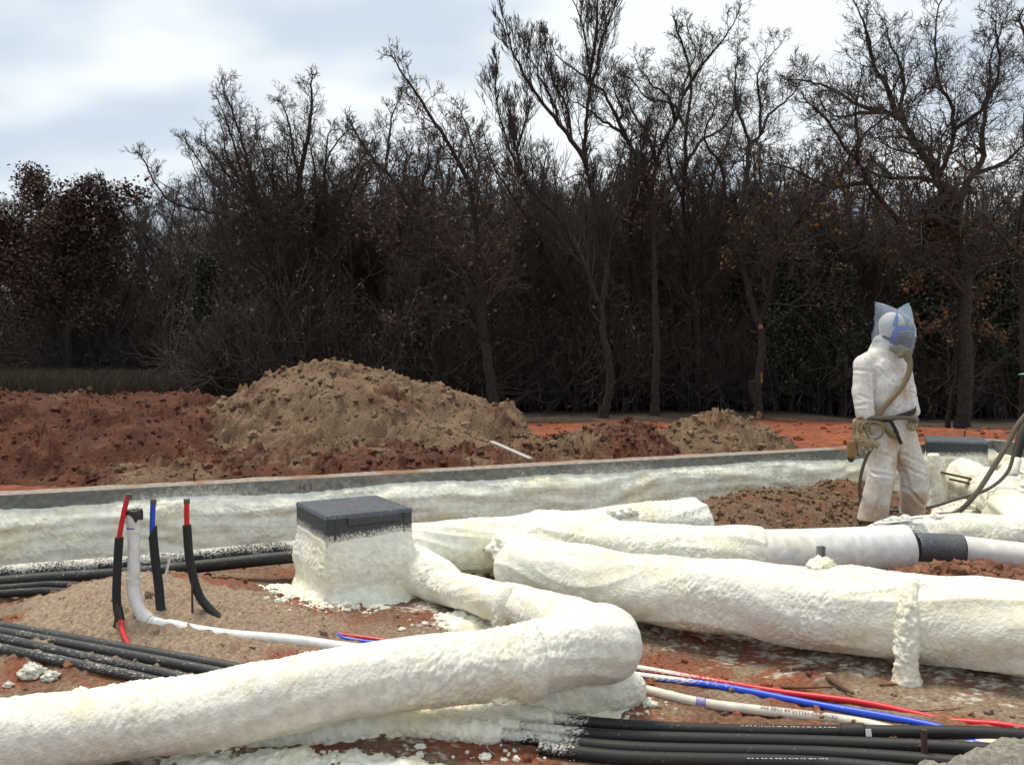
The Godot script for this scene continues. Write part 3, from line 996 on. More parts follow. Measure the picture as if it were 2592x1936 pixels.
func dust_on_wall(u: float, y: float, foam_top: float) -> float:
	var above := (y - foam_top) / 0.14
	var p := Vector2(u, y)
	var reach := 0.22 + nlo.get_noise_2d(u * 0.9, 3.0) * 0.7
	var speck := hash3(Vector3(u, y, 0.0)) * 0.7 + (nlo2.get_noise_2dv(p * 40.0) * 0.5 + 0.5) * 0.3
	return smoothstep(0.0, 0.6, reach * (1.0 - above) - speck * 0.6) * 0.8

func foam_top_at(u: float) -> float:
	return 0.462 + nlo.get_noise_2d(u * 0.8, 1.0) * 0.02 + nlo2.get_noise_2d(u * 9.0, 5.0) * 0.005

func build_wall() -> void:
	var t := thing("concrete_wall", wall_pt(-4.5, 0.1, 0.0), "low grey concrete foundation wall sprayed with pale foam on its inner face", "wall")
	var off := -t.position
	# inner face, as a fine sheet so that the overspray on it has a grain; top and outer face
	var b := MB.new()
	var us := axis_lines([-16.0, -9.6, 0.4, 0.0, 0.01])
	var ys := axis_lines([-0.3, 0.3, 0.2, 0.56, 0.01])
	var nu := us.size(); var nv := ys.size() + 3
	var P := PackedVector3Array(); var C := PackedColorArray()
	for i in nu:
		var u := us[i]
		var ft := foam_top_at(u)
		var chip := absf(nlo2.get_noise_2d(u * 5.0, 0.5)) * 0.006
		for j in nv:
			var y: float = ys[mini(j, ys.size() - 1)]
			var v := 0.0
			if j >= ys.size() - 1:
				y = WALL_TOP - chip
				v = 0.004 + chip
			if j == ys.size(): v = WALL_T - 0.004; y = WALL_TOP + nlo.get_noise_2d(u * 3.0, 9.0) * 0.004
			if j == ys.size() + 1: v = WALL_T; y = WALL_TOP - 0.01
			if j == ys.size() + 2: v = WALL_T; y = -0.3
			var p := wall_pt(u, v + (nlo2.get_noise_2d(u * 6.0, y * 6.0) * 0.002 if v < 0.1 else 0.0), y) + off
			P.append(p)
			var n := nfbm.get_noise_2d(u * 1.2, y * 5.0)
			var c := Color(0.23, 0.23, 0.205).lerp(Color(0.31, 0.3, 0.26), smoothstep(-0.15, 0.25, n + nlo2.get_noise_2d(u * 7.0, y * 20.0) * 0.15))
			if j >= ys.size() - 1: c = Color(0.36, 0.3, 0.245).lerp(Color(0.3, 0.15, 0.09), smoothstep(0.1, 0.4, n))
			elif u > -9.7: c = c.lerp(Color(0.8, 0.79, 0.7), dust_on_wall(u, y, ft))
			C.append(c)
	grid_into(b, P, C, nu, nv, false, -1.0)
	part(t, "concrete_face", b.mesh(), M.concrete)
	# the wall that turns the corner toward the camera
	b = MB.new(); b.colored = true
	var m := Transform3D(Basis(Vector3(ALONG.x, 0, ALONG.y), Vector3.UP, Vector3(-OUT.x, 0, -OUT.y)), wall_pt(0.1, -3.9, 0.125) + off)
	box_into(b, m, Vector3(WALL_T, 0.85, 8.2), 0.006)
	b.c.resize(b.v.size()); b.c.fill(Color(0.24, 0.235, 0.21))
	part(t, "side_wall", b.mesh(), M.concrete)
	# scratched letters near the top edge
	b = MB.new()
	for s in [[-7.21, 0.505, -7.205, 0.475], [-7.17, 0.5, -7.185, 0.49], [-7.185, 0.49, -7.185, 0.478], [-7.185, 0.478, -7.165, 0.472], [-7.135, 0.515, -7.13, 0.468], [-7.21, 0.52, -7.209, 0.514]]:
		tube_into(b, PackedVector3Array([wall_pt(s[0], -0.0015, s[1]) + off, wall_pt(s[2], -0.0015, s[3]) + off]), 0.003, 0.003, 4, true)
	part(t, "scratched_letters", b.mesh(), M.strap)
	# foam skin on the inner face and the corner return
	part(t, "foam_coat", wall_foam(-9.75, 0.0, 0.0, off), M.foam)
	part(t, "foam_coat", wall_foam(-4.0, 0.0, 1.0, off), M.foam)

func wall_foam(from: float, to: float, which: float, off: Vector3) -> ArrayMesh:
	var step := 0.011
	var nu := int((to - from) / step)
	var nv := 62
	var P := PackedVector3Array(); P.resize(nu * nv)
	var C := PackedColorArray(); C.resize(nu * nv)
	for i in nu:
		var u := from + (to - from) * i / (nu - 1)
		var ft := foam_top_at(u) - which * 0.04
		for j in nv:
			var y := lerpf(-0.12, ft + 0.012, float(j) / (nv - 1))
			var q := Vector2(u, y)
			var under := ft - y
			var th := 0.03 + 0.05 * smoothstep(0.0, 0.12, under)
			th += nlo.get_noise_2d(u * 1.1, y * 9.0 + nlo.get_noise_2d(u * 0.7, 2.0) * 1.2 + which * 5.0) * 0.013
			th += nlo.get_noise_2dv(q * 5.0) * 0.014
			th += smoothstep(0.22, -0.1, y) * 0.05
			var ridge := 1.0 - absf(nlo2.get_noise_2d(u * 1.6, y * 16.0)) * 2.0
			th += ridge * 0.0018
			var pop := clampf(0.5 + nlo.get_noise_2d(u * 1.7, y * 6.0 + 9.0) * 1.2, 0.1, 1.0)
			th += puffs(Vector3(u, y, which)) * 0.0065 * pop
			th *= smoothstep(-0.012, 0.035, under + nlo2.get_noise_2d(u * 40.0, 2.0) * 0.006)
			if under < 0.0: th = -0.004
			var p := wall_pt(u, -th, y) if which < 0.5 else wall_pt(-th, u, y)
			P[i * nv + j] = p + off
			C[i * nv + j] = foam_tone(p) * Color(0.97, 0.985, 0.97)
	var b := MB.new()
	grid_into(b, P, C, nu, nv, false, -1.0 if which < 0.5 else 1.0)
	return b.mesh()

# ------------------------------------------------------------------ ducts
const D1A := [Vector3(-3.4, -0.05, -2.93), Vector3(-1.88, 0.05, -3.15), Vector3(-1.112, 0.107, -3.27), Vector3(-0.615, 0.172, -3.38), Vector3(0.0, 0.205, -3.51), Vector3(0.36, 0.238, -3.6), Vector3(0.535, 0.245, -3.65)]
const D1A_R := [0.135, 0.135, 0.138, 0.14, 0.142, 0.142, 0.135]
const D1B := [Vector3(-0.78, 0.17, -5.5), Vector3(-0.39, 0.115, -5.0), Vector3(0.067, 0.19, -4.3), Vector3(0.3, 0.24, -3.84), Vector3(0.42, 0.245, -3.6)]
const D1B_R := [0.115, 0.098, 0.104, 0.125, 0.12]
const D2 := [Vector3(-0.09, 0.21, -5.14), Vector3(0.13, 0.21, -5.02), Vector3(0.6, 0.21, -4.66), Vector3(1.104, 0.231, -4.35), Vector3(1.7, 0.255, -4.0), Vector3(2.2, 0.276, -3.7), Vector3(3.3, 0.3, -3.05)]
const D2_R := [0.16, 0.168, 0.172, 0.182, 0.19, 0.195, 0.195]
const D3 := [Vector3(-0.75, 0.25, -5.35), Vector3(-0.1, 0.225, -5.6), Vector3(0.4, 0.215, -5.82), Vector3(0.9, 0.23, -6.03), Vector3(1.38, 0.21, -6.24)]
const D3_R := [0.16, 0.17, 0.175, 0.19, 0.2]
const D4 := [Vector3(0.2, 0.24, -5.75), Vector3(0.5, 0.275, -5.35), Vector3(0.85, 0.295, -5.1), Vector3(1.2, 0.302, -5.03), Vector3(1.5, 0.305, -5.0)]
const D4_R := [0.15, 0.165, 0.16, 0.15, 0.142]
const D5 := [Vector3(2.1, 0.2, -5.5), Vector3(2.5, 0.262, -5.6), Vector3(2.9, 0.28, -5.62), Vector3(3.35, 0.28, -5.6), Vector3(4.2, 0.3, -5.5)]
const D5_R := [0.1, 0.125, 0.13, 0.14, 0.14]
const D6 := [Vector3(4.25, 0.33, -8.25), Vector3(4.1, 0.3, -7.5), Vector3(3.95, 0.25, -6.9), Vector3(3.72, 0.22, -6.35), Vector3(3.66, 0.22, -5.9)]
const D6_R := [0.15, 0.16, 0.17, 0.2, 0.18]
const BOX_AT := Vector3(-0.976, 0.0, -5.3)
const BOX_TURN := 0.535
const BOX2_AT := Vector3(4.4, 0.09, -8.6)

func build_ducts() -> void:
	add_prims("d1a", D1A, D1A_R); add_prims("d1b", D1B, D1B_R); add_prims("d2", D2, D2_R); add_prims("d3", D3, D3_R)
	add_prims("d4", D4, D4_R); add_prims("d5", D5, D5_R); add_prims("d6", D6, D6_R)
	prims.append(["box", BOX_AT + Vector3(0, 0.05, 0), BOX_AT + Vector3(0, 0.3, 0), 0.3, 0.28])
	prims.append(["box2", BOX2_AT + Vector3(0, 0.05, 0), BOX2_AT + Vector3(0, 0.3, 0), 0.3, 0.28])

	var t := thing("foam_covered_duct", Vector3(0.375, -0.07, -3.6), "cream foam-covered duct with a sharp elbow lying over black pipes", "duct")
	var off := -t.position
	var o := part(t, "duct_run", foam_run("d1a", D1A, D1A_R, {"ridge": 0.004, "lump": 0.012, "rf": 7.0, "step": 0.008}), M.foam, off)
	part(t, "duct_run", foam_run("d1b", D1B, D1B_R, {"ridge": 0.004, "lump": 0.012, "seed": 3.0}), M.foam, off)
	# support stakes foamed over, with drips
	part(t, "foam_skirt", foam_run("d1k", [Vector3(-0.12, -0.05, -3.7), Vector3(0.1, 0.0, -3.68), Vector3(0.3, 0.02, -3.68), Vector3(0.58, -0.02, -3.78)], [0.06, 0.09, 0.1, 0.07], {"lump": 0.03, "fillet": 0.1}), M.foam, off)
	part(t, "foamed_strap", strap_mesh(Vector3(0.06, 0.21, -3.525), Vector3(0.25, 0, 0.97), 0.14, -0.1, 0.8), M.foam, off)
	part(t, "foamed_strap", strap_mesh(Vector3(0.02, 0.18, -4.36), Vector3(-0.83, 0, 0.55), 0.1, -0.05), M.foam, off)
	for q in [[-0.07, 0.17, -3.42, 0.05], [-0.05, 0.1, -3.42, 0.04], [-1.25, 0.19, -3.27, 0.05], [-1.42, 0.17, -3.25, 0.055], [-1.05, 0.215, -3.3, 0.045], [-1.6, 0.15, -3.22, 0.06]]:
		part(t, "foam_lump", foam_blob(Vector3(q[0], q[1], q[2]), Vector3(q[3] * 1.2, q[3] * 0.8, q[3]), q[0] * 9.0), M.foam, off)
	part(t, "foam_mound", foam_run("d1m", [Vector3(-1.5, -0.14, -3.5), Vector3(-1.1, -0.1, -3.5), Vector3(-0.75, -0.085, -3.5), Vector3(-0.45, -0.1, -3.55), Vector3(-0.25, -0.14, -3.6)], [0.08, 0.1, 0.11, 0.1, 0.07], {"lump": 0.035, "pop": 1.8, "ridge": 0.004, "fillet": 0.06}), M.foam, off)
	part(t, "foam_overspray", foam_patch(-0.75, -3.2, 0.6, 0.16, -0.12, 0.02, {"step": 0.009}), M.foam, off)
	crumbs(t, [[-0.75, -3.2, 0.6, 0.14, 110], [-0.1, -3.3, 0.35, 0.1, 40], [0.45, -3.8, 0.3, 0.2, 110], [-1.0, -4.85, 0.45, 0.12, 90], [-0.3, -4.65, 0.3, 0.15, 60]])
	part(t, "foam_overspray", foam_patch(0.28, -3.72, 0.3, 0.2, 0.2, 0.03, {"step": 0.009}), M.foam, off)
	part(t, "foam_overspray", foam_patch(-0.2, -4.6, 0.34, 0.16, -0.95, 0.03), M.foam, off)

	t = thing("foam_covered_duct", Vector3(1.1, 0.0, -4.35), "thick cream foam-covered duct with long ridges and one strapped post", "duct")
	off = -t.position
	part(t, "duct_run", foam_run("d2", D2, D2_R, {"ridge": 0.011, "lump": 0.014, "rf": 6.0, "seed": 8.0}), M.foam, off)
	part(t, "foamed_strap", strap_mesh(Vector3(1.826, 0.26, -3.924), Vector3(-0.514, 0, 0.857), 0.19, -0.02), M.foam, off)
	part(t, "foam_lump", foam_blob(Vector3(1.5, 0.42, -4.17), Vector3(0.07, 0.05, 0.06), 5.0), M.foam, off)

	t = thing("foam_covered_duct", Vector3(0.3, 0.0, -5.8), "cream foam-covered duct from the grey box to a blunt angular end", "duct")
	off = -t.position
	part(t, "duct_run", foam_run("d3", D3, D3_R, {"ridge": 0.01, "lump": 0.018, "rf": 7.0, "seed": 14.0, "flat1": true}), M.foam, off)
	part(t, "duct_branch", foam_run("d4", D4, D4_R, {"ridge": 0.008, "lump": 0.016, "seed": 19.0, "flat1": true}), M.foam, off)
	for q in [[0.7, 0.37, -5.86, 0.06], [0.78, 0.385, -5.86, 0.05], [0.95, 0.41, -6.05, 0.03], [0.02, 0.26, -5.35, 0.13]]:
		part(t, "foam_lump", foam_blob(Vector3(q[0], q[1], q[2]), Vector3(q[3] * 1.3, q[3] * 0.8, q[3]), q[0] * 7.0 + 1.0), M.foam, off)
	part(t, "foam_overspray", foam_patch(0.2, -5.35, 0.75, 0.35, 0.5, 0.07), M.foam, off)

	t = thing("foam_covered_duct", Vector3(3.0, 0.0, -5.6), "low white foam-covered duct behind the dark pipe coupling", "duct")
	off = -t.position
	part(t, "duct_run", foam_run("d5", D5, D5_R, {"ridge": 0.008, "lump": 0.016, "seed": 24.0}), M.foam, off)
	for q in [[2.45, 0.4, -5.53, 0.03], [2.53, 0.41, -5.55, 0.025], [2.75, 0.4, -5.6, 0.035]]:
		part(t, "foam_lump", foam_blob(Vector3(q[0], q[1], q[2]), Vector3(q[3] * 1.4, q[3] * 0.7, q[3]), q[0]), M.foam, off)

	t = thing("foam_covered_duct", Vector3(4.0, 0.0, -7.0), "bulging pale yellow foam-covered duct running from the far dark box", "duct")
	off = -t.position
	part(t, "duct_run", foam_run("d6", D6, D6_R, {"ridge": 0.012, "lump": 0.03, "seed": 31.0, "step": 0.013}), M.foam, off)
	part(t, "foam_column", foam_run("d6s", [Vector3(3.8, 0.0, -7.66), Vector3(3.76, 0.2, -7.64), Vector3(3.73, 0.4, -7.63), Vector3(3.71, 0.6, -7.62)], [0.12, 0.09, 0.065, 0.03], {"lump": 0.045, "pop": 1.6, "step": 0.012}), M.foam, off)
	for q in [[3.66, 0.1, -7.15, 0.13], [3.8, 0.12, -7.3, 0.12], [3.72, 0.06, -6.8, 0.1], [3.95, 0.22, -6.55, 0.16], [3.6, 0.04, -6.5, 0.09], [4.3, 0.3, -7.2, 0.16], [4.5, 0.28, -7.7, 0.2]]:
		part(t, "foam_lump", foam_blob(Vector3(q[0], q[1], q[2]), Vector3(q[3] * 1.2, q[3] * 0.9, q[3]), q[2]), M.foam, off)
	part(t, "foam_overspray", foam_patch(3.75, -6.75, 0.5, 0.5, 0.2, 0.05, {"step": 0.018}), M.foam, off)
	for q in [[3.78, 0.4, -7.5, -0.5], [3.83, 0.35, -7.42, -0.42]]:
		var b := MB.new()
		box_into(b, Transform3D(Basis(Vector3.UP, q[3]).rotated(Vector3(0, 0, 1), -0.2), Vector3(q[0] + 0.12, q[1], q[2])), Vector3(0.36, 0.018, 0.05), 0.003)
		part(t, "wood_strip", b.mesh(), M.stick, off)

	# smooth pipe dusted by overspray that leaves the branch
	t = thing("large_pipe", Vector3(1.9, 0.17, -5.0), "large smooth white pipe dusted with overspray beside the red clods", "pipe")
	off = -t.position
	part(t, "pipe_barrel", dusted([Vector3(1.1, 0.302, -5.03), Vector3(1.5, 0.305, -5.0), Vector3(2.0, 0.316, -5.02), Vector3(2.31, 0.323, -5.06), Vector3(2.315, 0.323, -5.06)], 0.137, Color(0.79, 0.79, 0.77), 0.3, 90, 0.01, [[Vector3(1.2, 0.42, -5.0), 1.3, 0.3, 0.75]]), M.pvcv, off)
	part(t, "collar", dusted([Vector3(2.27, 0.33, -5.12), Vector3(2.4, 0.335, -5.14), Vector3(2.405, 0.335, -5.14)], 0.105, Color(0.07, 0.08, 0.09), 0.6, 110, 0.006), M.plastic, off)
	part(t, "coupling", dusted([Vector3(2.345, 0.335, -5.03), Vector3(2.36, 0.335, -5.03), Vector3(2.48, 0.333, -5.02), Vector3(2.605, 0.332, -4.99), Vector3(2.608, 0.332, -4.99)], 0.083, Color(0.11, 0.12, 0.13), 0.2, 100, 0.005), M.plastic, off)
	part(t, "branch_pipe", dusted([Vector3(2.6, 0.332, -4.99), Vector3(2.9, 0.32, -4.85), Vector3(3.6, 0.3, -4.5)], 0.077, Color(0.72, 0.71, 0.69), 0.5, 40), M.pvcv, off)
	# boards lying on the foam next to it
	for q in [[2.42, 0.392, -5.49, 0.12, 0.26], [2.5, 0.405, -5.53, 0.06, 0.26]]:
		var b := MB.new()
		box_into(b, Transform3D(Basis(Vector3.UP, q[3]).rotated(Vector3(0, 0, 1), 0.08), Vector3(q[0], q[1], q[2])), Vector3(q[4], 0.01, 0.035), 0.002)
		solo("foamed_board", b.mesh(), M.pvc, Vector3.ZERO, "thin pale strip of board resting on the white foam duct behind the coupling", "board", "boards on the foam duct")

	build_box(BOX_AT, BOX_TURN, "box", "dark grey plastic box half coated in foam at the end of the ducts", true)
	build_box(BOX2_AT, -0.42, "box2", "dark plastic box by the wall corner sunk in foam", false)

func crumbs(t: Node3D, fields: Array) -> void:
	# loose crumbs of cured foam on the soil
	var mesh := foam_blob(Vector3.ZERO, Vector3(1, 0.8, 1), 2.0)
	var spots := []
	for f in fields:
		for k in f[4]:
			var x: float = f[0] + (rng.randf() + rng.randf() - 1.0) * f[2]
			var z: float = f[1] + (rng.randf() + rng.randf() - 1.0) * f[3] * 1.3
			var s := 0.003 + 0.018 * pow(rng.randf(), 3.5)
			spots.append([spun(on_floor(x, z, floor_bumps(x, -z) + s * 0.4) - t.position, s), Color(1, 1, 1) * rng.randf_range(0.85, 1.0)])
	scatter(t, "foam_crumbs", spots, mesh, M.foam)

func strap_mesh(c: Vector3, n: Vector3, r: float, foot: float, reach := 1.06) -> ArrayMesh:
	# a post and strap foamed over: up from the floor, then hugging the duct
	var up := Vector3.UP
	var base := c + n * r * reach
	var pts := [Vector3(base.x, foot, base.z), Vector3(base.x, lerpf(foot, c.y, 0.5), base.z), c + n * r * 0.98]
	if reach < 1.0: pts = [c + (n * cos(-1.3) + up * sin(-1.3)) * r * 0.9, c + (n * cos(-0.6) + up * sin(-0.6)) * r * 0.97, c + n * r * 0.98]
	for th in [0.5, 1.0, 1.4]: pts.append(c + (n * cos(th) + up * sin(th)) * r * 0.95)
	return foam_run("strap", pts, [0.065 if reach > 1.0 else 0.05, 0.036, 0.034, 0.032, 0.028, 0.02], {"lump": 0.02, "pop": 1.5, "fillet": 0.07, "ridge": 0.003})

func build_box(at: Vector3, turn: float, owner: String, label: String, near: bool) -> void:
	var t := thing("junction_box", at, label, "box")
	t.rotation.y = turn
	# t's own axes: x to the right along the front, z toward the viewer
	var w := 0.53; var dp := 0.57; var h := 0.536
	var b := MB.new()
	var P := PackedVector3Array(); var C := PackedColorArray()
	var ys := axis_lines([0.0, 0.3, 0.15, h - 0.016, 0.0045])
	var per := []
	for k in 110: per.append(Vector2(-w / 2 + w * k / 110.0, dp / 2))
	for k in 110: per.append(Vector2(w / 2, dp / 2 - dp * k / 110.0))
	for k in 110: per.append(Vector2(w / 2 - w * k / 110.0, -dp / 2))
	for k in 110: per.append(Vector2(-w / 2, -dp / 2 + dp * k / 110.0))
	for j in ys.size():
		for q in per:
			var v := Vector3(q.x, ys[j], q.y)
			P.append(v)
			var speck := hash3(v)
			var lim := box_line(q.x, q.y)
			var cov := clampf(1.1 - (ys[j] - lim) / 0.05, 0.0, 1.2)
			C.append(Color(0.05, 0.06, 0.07).lerp(Color(0.8, 0.78, 0.68), smoothstep(0.0, 0.3, cov - speck)))
	grid_into(b, P, C, ys.size(), per.size(), true, 1.0)
	part(t, "box_body", b.mesh(), M.plastic)
	# lid: a lipped slab, its top speckled with dust and a rub of red soil
	b = MB.new()
	P = PackedVector3Array(); C = PackedColorArray()
	var g := 90
	for i in g:
		for j in g:
			var x := (float(i) / (g - 1) - 0.5) * (w + 0.012)
			var z := (float(j) / (g - 1) - 0.5) * (dp + 0.012)
			var e := 0.0
			if i == 0 or j == 0 or i == g - 1 or j == g - 1: e = -0.022
			elif i == 1 or j == 1 or i == g - 2 or j == g - 2: e = -0.0015
			P.append(Vector3(x, h + e, z))
			var q := Vector2(x, z)
			var speck := hash3(Vector3(x, 0.0, z))
			var c := Color(0.085, 0.1, 0.125).lerp(Color(0.5, 0.52, 0.52), smoothstep(0.0, 0.7, 0.3 + nlo.get_noise_2dv(q * 5.0) * 0.12 - speck))
			var rub := 1.0 - smoothstep(0.5, 1.0, Vector2(x / 0.17, (z - 0.0) / 0.11).length() + nlo.get_noise_2dv(q * 14.0) * 0.4)
			c = c.lerp(Color(0.17, 0.1, 0.085), rub * 0.5 * smoothstep(0.3, 0.6, speck))
			C.append(c)
	grid_into(b, P, C, g, g, false, -1.0)
	var lid := part(t, "lid", b.mesh(), M.plastic)
	if near:
		b = MB.new(); b.colored = true
		box_into(b, Transform3D(Basis(), Vector3(0.02, h - 0.045, dp / 2 + 0.004)), Vector3(0.32, 0.046, 0.012), 0.004)
		box_into(b, Transform3D(Basis(), Vector3(-w / 2 + 0.05, h - 0.085, dp / 2 + 0.001)), Vector3(0.006, 0.13, 0.006), 0.001)
		box_into(b, Transform3D(Basis(), Vector3(w / 2 - 0.05, h - 0.085, dp / 2 + 0.001)), Vector3(0.006, 0.13, 0.006), 0.001)
		b.c.resize(b.v.size()); b.c.fill(Color(0.055, 0.066, 0.078))
		part(t, "front_latch", b.mesh(), M.plastic)
	# foam coat: a rounded sleeve that thins to nothing near the lid
	b = MB.new()
	var n := 260
	var m := 66
	P = PackedVector3Array(); C = PackedColorArray()
	# the outline walked in equal steps
	var ring := PackedVector2Array(); var walked := PackedFloat32Array()
	for k in 1441:
		var a := TAU * k / 1440.0
		var d := Vector2(sin(a), cos(a))
		var q := d * pow(pow(absf(d.x / (w / 2)), 26.0) + pow(absf(d.y / (dp / 2)), 26.0), -1.0 / 26.0)
		walked.append(0.0 if k == 0 else walked[k - 1] + q.distance_to(ring[k - 1]))
		ring.append(q)
	var outline := PackedVector2Array()
	var at_k := 0
	for k in n:
		while walked[at_k + 1] < walked[1440] * k / n: at_k += 1
		outline.append(ring[at_k])
	for j in m:
		var f := float(j) / (m - 1)
		for k in n:
			var q := outline[k]
			var d := Vector2(pow(absf(q.x / (w / 2)), 14.0) * signf(q.x) / w, pow(absf(q.y / (dp / 2)), 14.0) * signf(q.y) / dp).normalized()
			var a := q.angle()
			var lim := box_line(q.x, q.y)
			var y := lerpf(-0.08, lim + 0.012, f)
			var v := Vector3(q.x, y, q.y)
			var under := lim - y
			var th := 0.004 + 0.028 * smoothstep(0.0, 0.2, under)
			var wp := t.transform * v
			th += (nlo.get_noise_3dv(wp * 4.0) * 0.008 + puffs(wp) * 0.0055 + (1.0 - absf(nlo2.get_noise_2d(a * 2.0, y * 14.0)) * 2.0) * 0.001) * smoothstep(0.0, 0.07, under)
			th += smoothstep(0.1, -0.05, y) * 0.035 - smoothstep(0.22, 0.1, y) * smoothstep(0.0, 0.1, y) * 0.02
			var md := prim_dist(wp + Vector3(d.x, 0, d.y) * 0.05, owner)
			var hh := maxf(0.22 - absf(md), 0.0) / 0.22
			th += hh * hh * 0.02
			th *= smoothstep(-0.012, 0.02, under + nlo2.get_noise_2d(a * 12.0, 1.0) * 0.005)
			if under < -0.004: th = -0.004
			P.append(v + Vector3(d.x, 0, d.y) * th)
			C.append(foam_tone(wp))
	grid_into(b, P, C, m, n, true, -1.0)
	part(t, "foam_coat", b.mesh(), M.foam)
	if near:
		var slab := part(t, "foam_slab", foam_run("slab", [Vector3(-0.95, 0.14, -5.38), Vector3(-0.66, 0.15, -5.3), Vector3(-0.44, 0.12, -5.1), Vector3(-0.3, 0.08, -4.98)], [0.13, 0.13, 0.11, 0.08], {"lump": 0.015, "ridge": 0.002, "fillet": 0.1}), M.foam)
		slab.transform = t.transform.affine_inverse()
		var skirt := foam_patch(at.x - 0.05, at.z + 0.08, 0.46, 0.45, turn, 0.02)
		var s := part(t, "foam_overspray", skirt, M.foam)
		s.transform = t.transform.affine_inverse()

func box_line(x: float, z: float) -> float:
	# height up to which the foam reaches on the box
	return 0.395 + x * 0.02 + nlo.get_noise_2d(x * 4.0 + 3.0, z * 4.0) * 0.01 - smoothstep(0.1, 0.285, z) * 0.005

# ------------------------------------------------------------------ pipes, stubs, small things
func floor_path(xz: Array, up: float) -> Array:
	var out := []
	for k in xz.size() / 2: out.append(on_floor(xz[k * 2], xz[k * 2 + 1], up))
	return out

func build_pipes() -> void:
	var black := Color(0.014, 0.014, 0.015)
	# four insulated pipes that come out from under the near duct
	var hot := [Vector3(-0.25, -0.03, -3.5), 1.25, 0.35, 0.66]
	var runs := [
		[[-0.75, -3.66, -0.497, -3.652, 0.082, -3.567, 0.489, -3.491, 0.981, -3.447, 1.437, -3.348, 1.899, -3.182, 2.5, -2.93], 0.025, "black insulated pipe with a fitting and small white tag, beside the blue tube", 0.13],
		[[-0.75, -3.59, -0.488, -3.583, -0.013, -3.479, 0.476, -3.399, 1.231, -3.313, 1.829, -3.062, 2.4, -2.78], 0.026, "black insulated pipe second in the bundle from the blue tube", 0.12],
		[[-0.7, -3.52, -0.477, -3.499, -0.092, -3.427, 0.464, -3.311, 1.202, -3.233, 1.765, -2.953, 2.3, -2.65], 0.026, "black insulated pipe third in the bundle from the blue tube, tied with wire", 0.12],
		[[0.1, -3.32, 0.454, -3.238, 1.177, -3.16, 1.708, -2.857, 2.2, -2.56], 0.026, "black insulated pipe fourth in the bundle, farthest from the blue tube", 0.11]]
	for q in runs:
		var pts := floor_path(q[0], q[1])
		var t := thing("insulated_pipe", pts[1], q[2], "pipe", "black pipes in the near bundle")
		var off := -t.position
		part(t, "pipe_insulation", dusted(pts, q[1], black, q[3], 34, 0.007, [hot]), M.black, off)
		if q[3] != 0.11:
			var cut := 3
			var fp := pts.slice(0, cut)
			var stop: Vector3 = pts[cut - 1].lerp(pts[cut], 0.25 if q[3] == 0.13 else 0.12)
			fp.append(stop)
			var fr := []
			for e in fp.size(): fr.append(q[1] + (0.018 if e < fp.size() - 1 else 0.003))
			part(t, "foam_coat", foam_run("coat", fp, fr, {"lump": 0.008, "pop": 1.3, "ridge": 0.002, "fillet": 0.05, "step": 0.006}), M.foam, off)
		if q[3] == 0.13:
			var a := on_floor(1.3, -3.385, 0.026); var c := on_floor(1.385, -3.363, 0.026)
			part(t, "fitting", dusted([a, a.lerp(c, 0.02), a.lerp(c, 0.98), c], 0.032, black, 0.15), M.black, off)
			var bb := MB.new()
			var at := on_floor(1.378, -3.362, 0.03) + Vector3(0.008, 0.006, 0.031)
			box_into(bb, Transform3D(Basis(Vector3.UP, 0.15).rotated(Vector3.RIGHT, -0.35), at), Vector3(0.024, 0.028, 0.003), 0.001)
			part(t, "white_tag", bb.mesh(), M.label, off)
			print_marks(t, on_floor(0.92, -3.451, 0.0495) + Vector3(0, 0, 0.006), on_floor(1.28, -3.381, 0.0495) + Vector3(0, 0, 0.006), off)
		elif q[3] == 0.11:
			print_marks(t, on_floor(0.88, -3.193, 0.051) + Vector3(0, 0, 0.008), on_floor(1.17, -3.161, 0.051) + Vector3(0, 0, 0.008), off)
		if q[2].ends_with("wire"):
			var wire := []
			for k in 13:
				var a := TAU * k / 12.0
				wire.append(on_floor(-0.115, -3.43, 0.026) + Vector3(0.004 * sin(a * 3.0), cos(a) * 0.031, sin(a) * 0.031))
			wire.append_array([on_floor(-0.1, -3.37, 0.01), on_floor(-0.085, -3.33, 0.006), on_floor(-0.06, -3.29, 0.008)])
			part(t, "tie_wire", pipe(wire, 0.0022, 6, 0.02), M.paleboard, off)

	# red, blue and white tubes half buried in the soil
	var blue := floor_path([0.2, -4.1, 0.381, -4.06, 0.557, -3.988, 0.94, -3.872, 1.267, -3.664, 1.647, -3.357, 1.723, -3.237, 1.845, -3.089, 2.2, -2.8], 0.013)
	blue[5].y += 0.0; blue[6].y -= 0.012; blue[7].y -= 0.006
	tubing("water_tube", blue, 0.0145, Color(0.012, 0.075, 0.62), 0.12, [[Vector3(0.45, 0.0, -4.0), 1.25, 0.1, 0.75]], "blue plastic tube running from the foam elbow under the black pipes", "tube")
	var red := floor_path([0.2, -4.18, 0.387, -4.133, 0.569, -4.072, 1.022, -3.88, 1.192, -3.784, 1.474, -3.613, 1.721, -3.433, 1.811, -3.366, 1.946, -3.262, 2.4, -2.95], 0.011)
	red[6].y -= 0.02; red[7].y -= 0.012
	tubing("water_tube", red, 0.0135, Color(0.6, 0.012, 0.02), 0.1, [[Vector3(0.45, 0.0, -4.1), 1.25, 0.1, 0.8]], "red plastic tube dipping into the soil next to the blue tube", "tube")
	var pvc := floor_path([0.1, -4.0, 0.244, -3.956, 0.541, -3.868, 0.826, -3.719, 1.175, -3.588, 1.42, -3.492, 1.666, -3.277, 1.866, -3.125, 2.3, -2.85], 0.012)
	pvc[5].y -= 0.02; pvc[6].y -= 0.03; pvc[7].y += 0.0
	var t := thing("drain_pipe", pvc[2], "white plastic pipe with printed lettering half buried beside the black pipes", "pipe")
	var off := -t.position
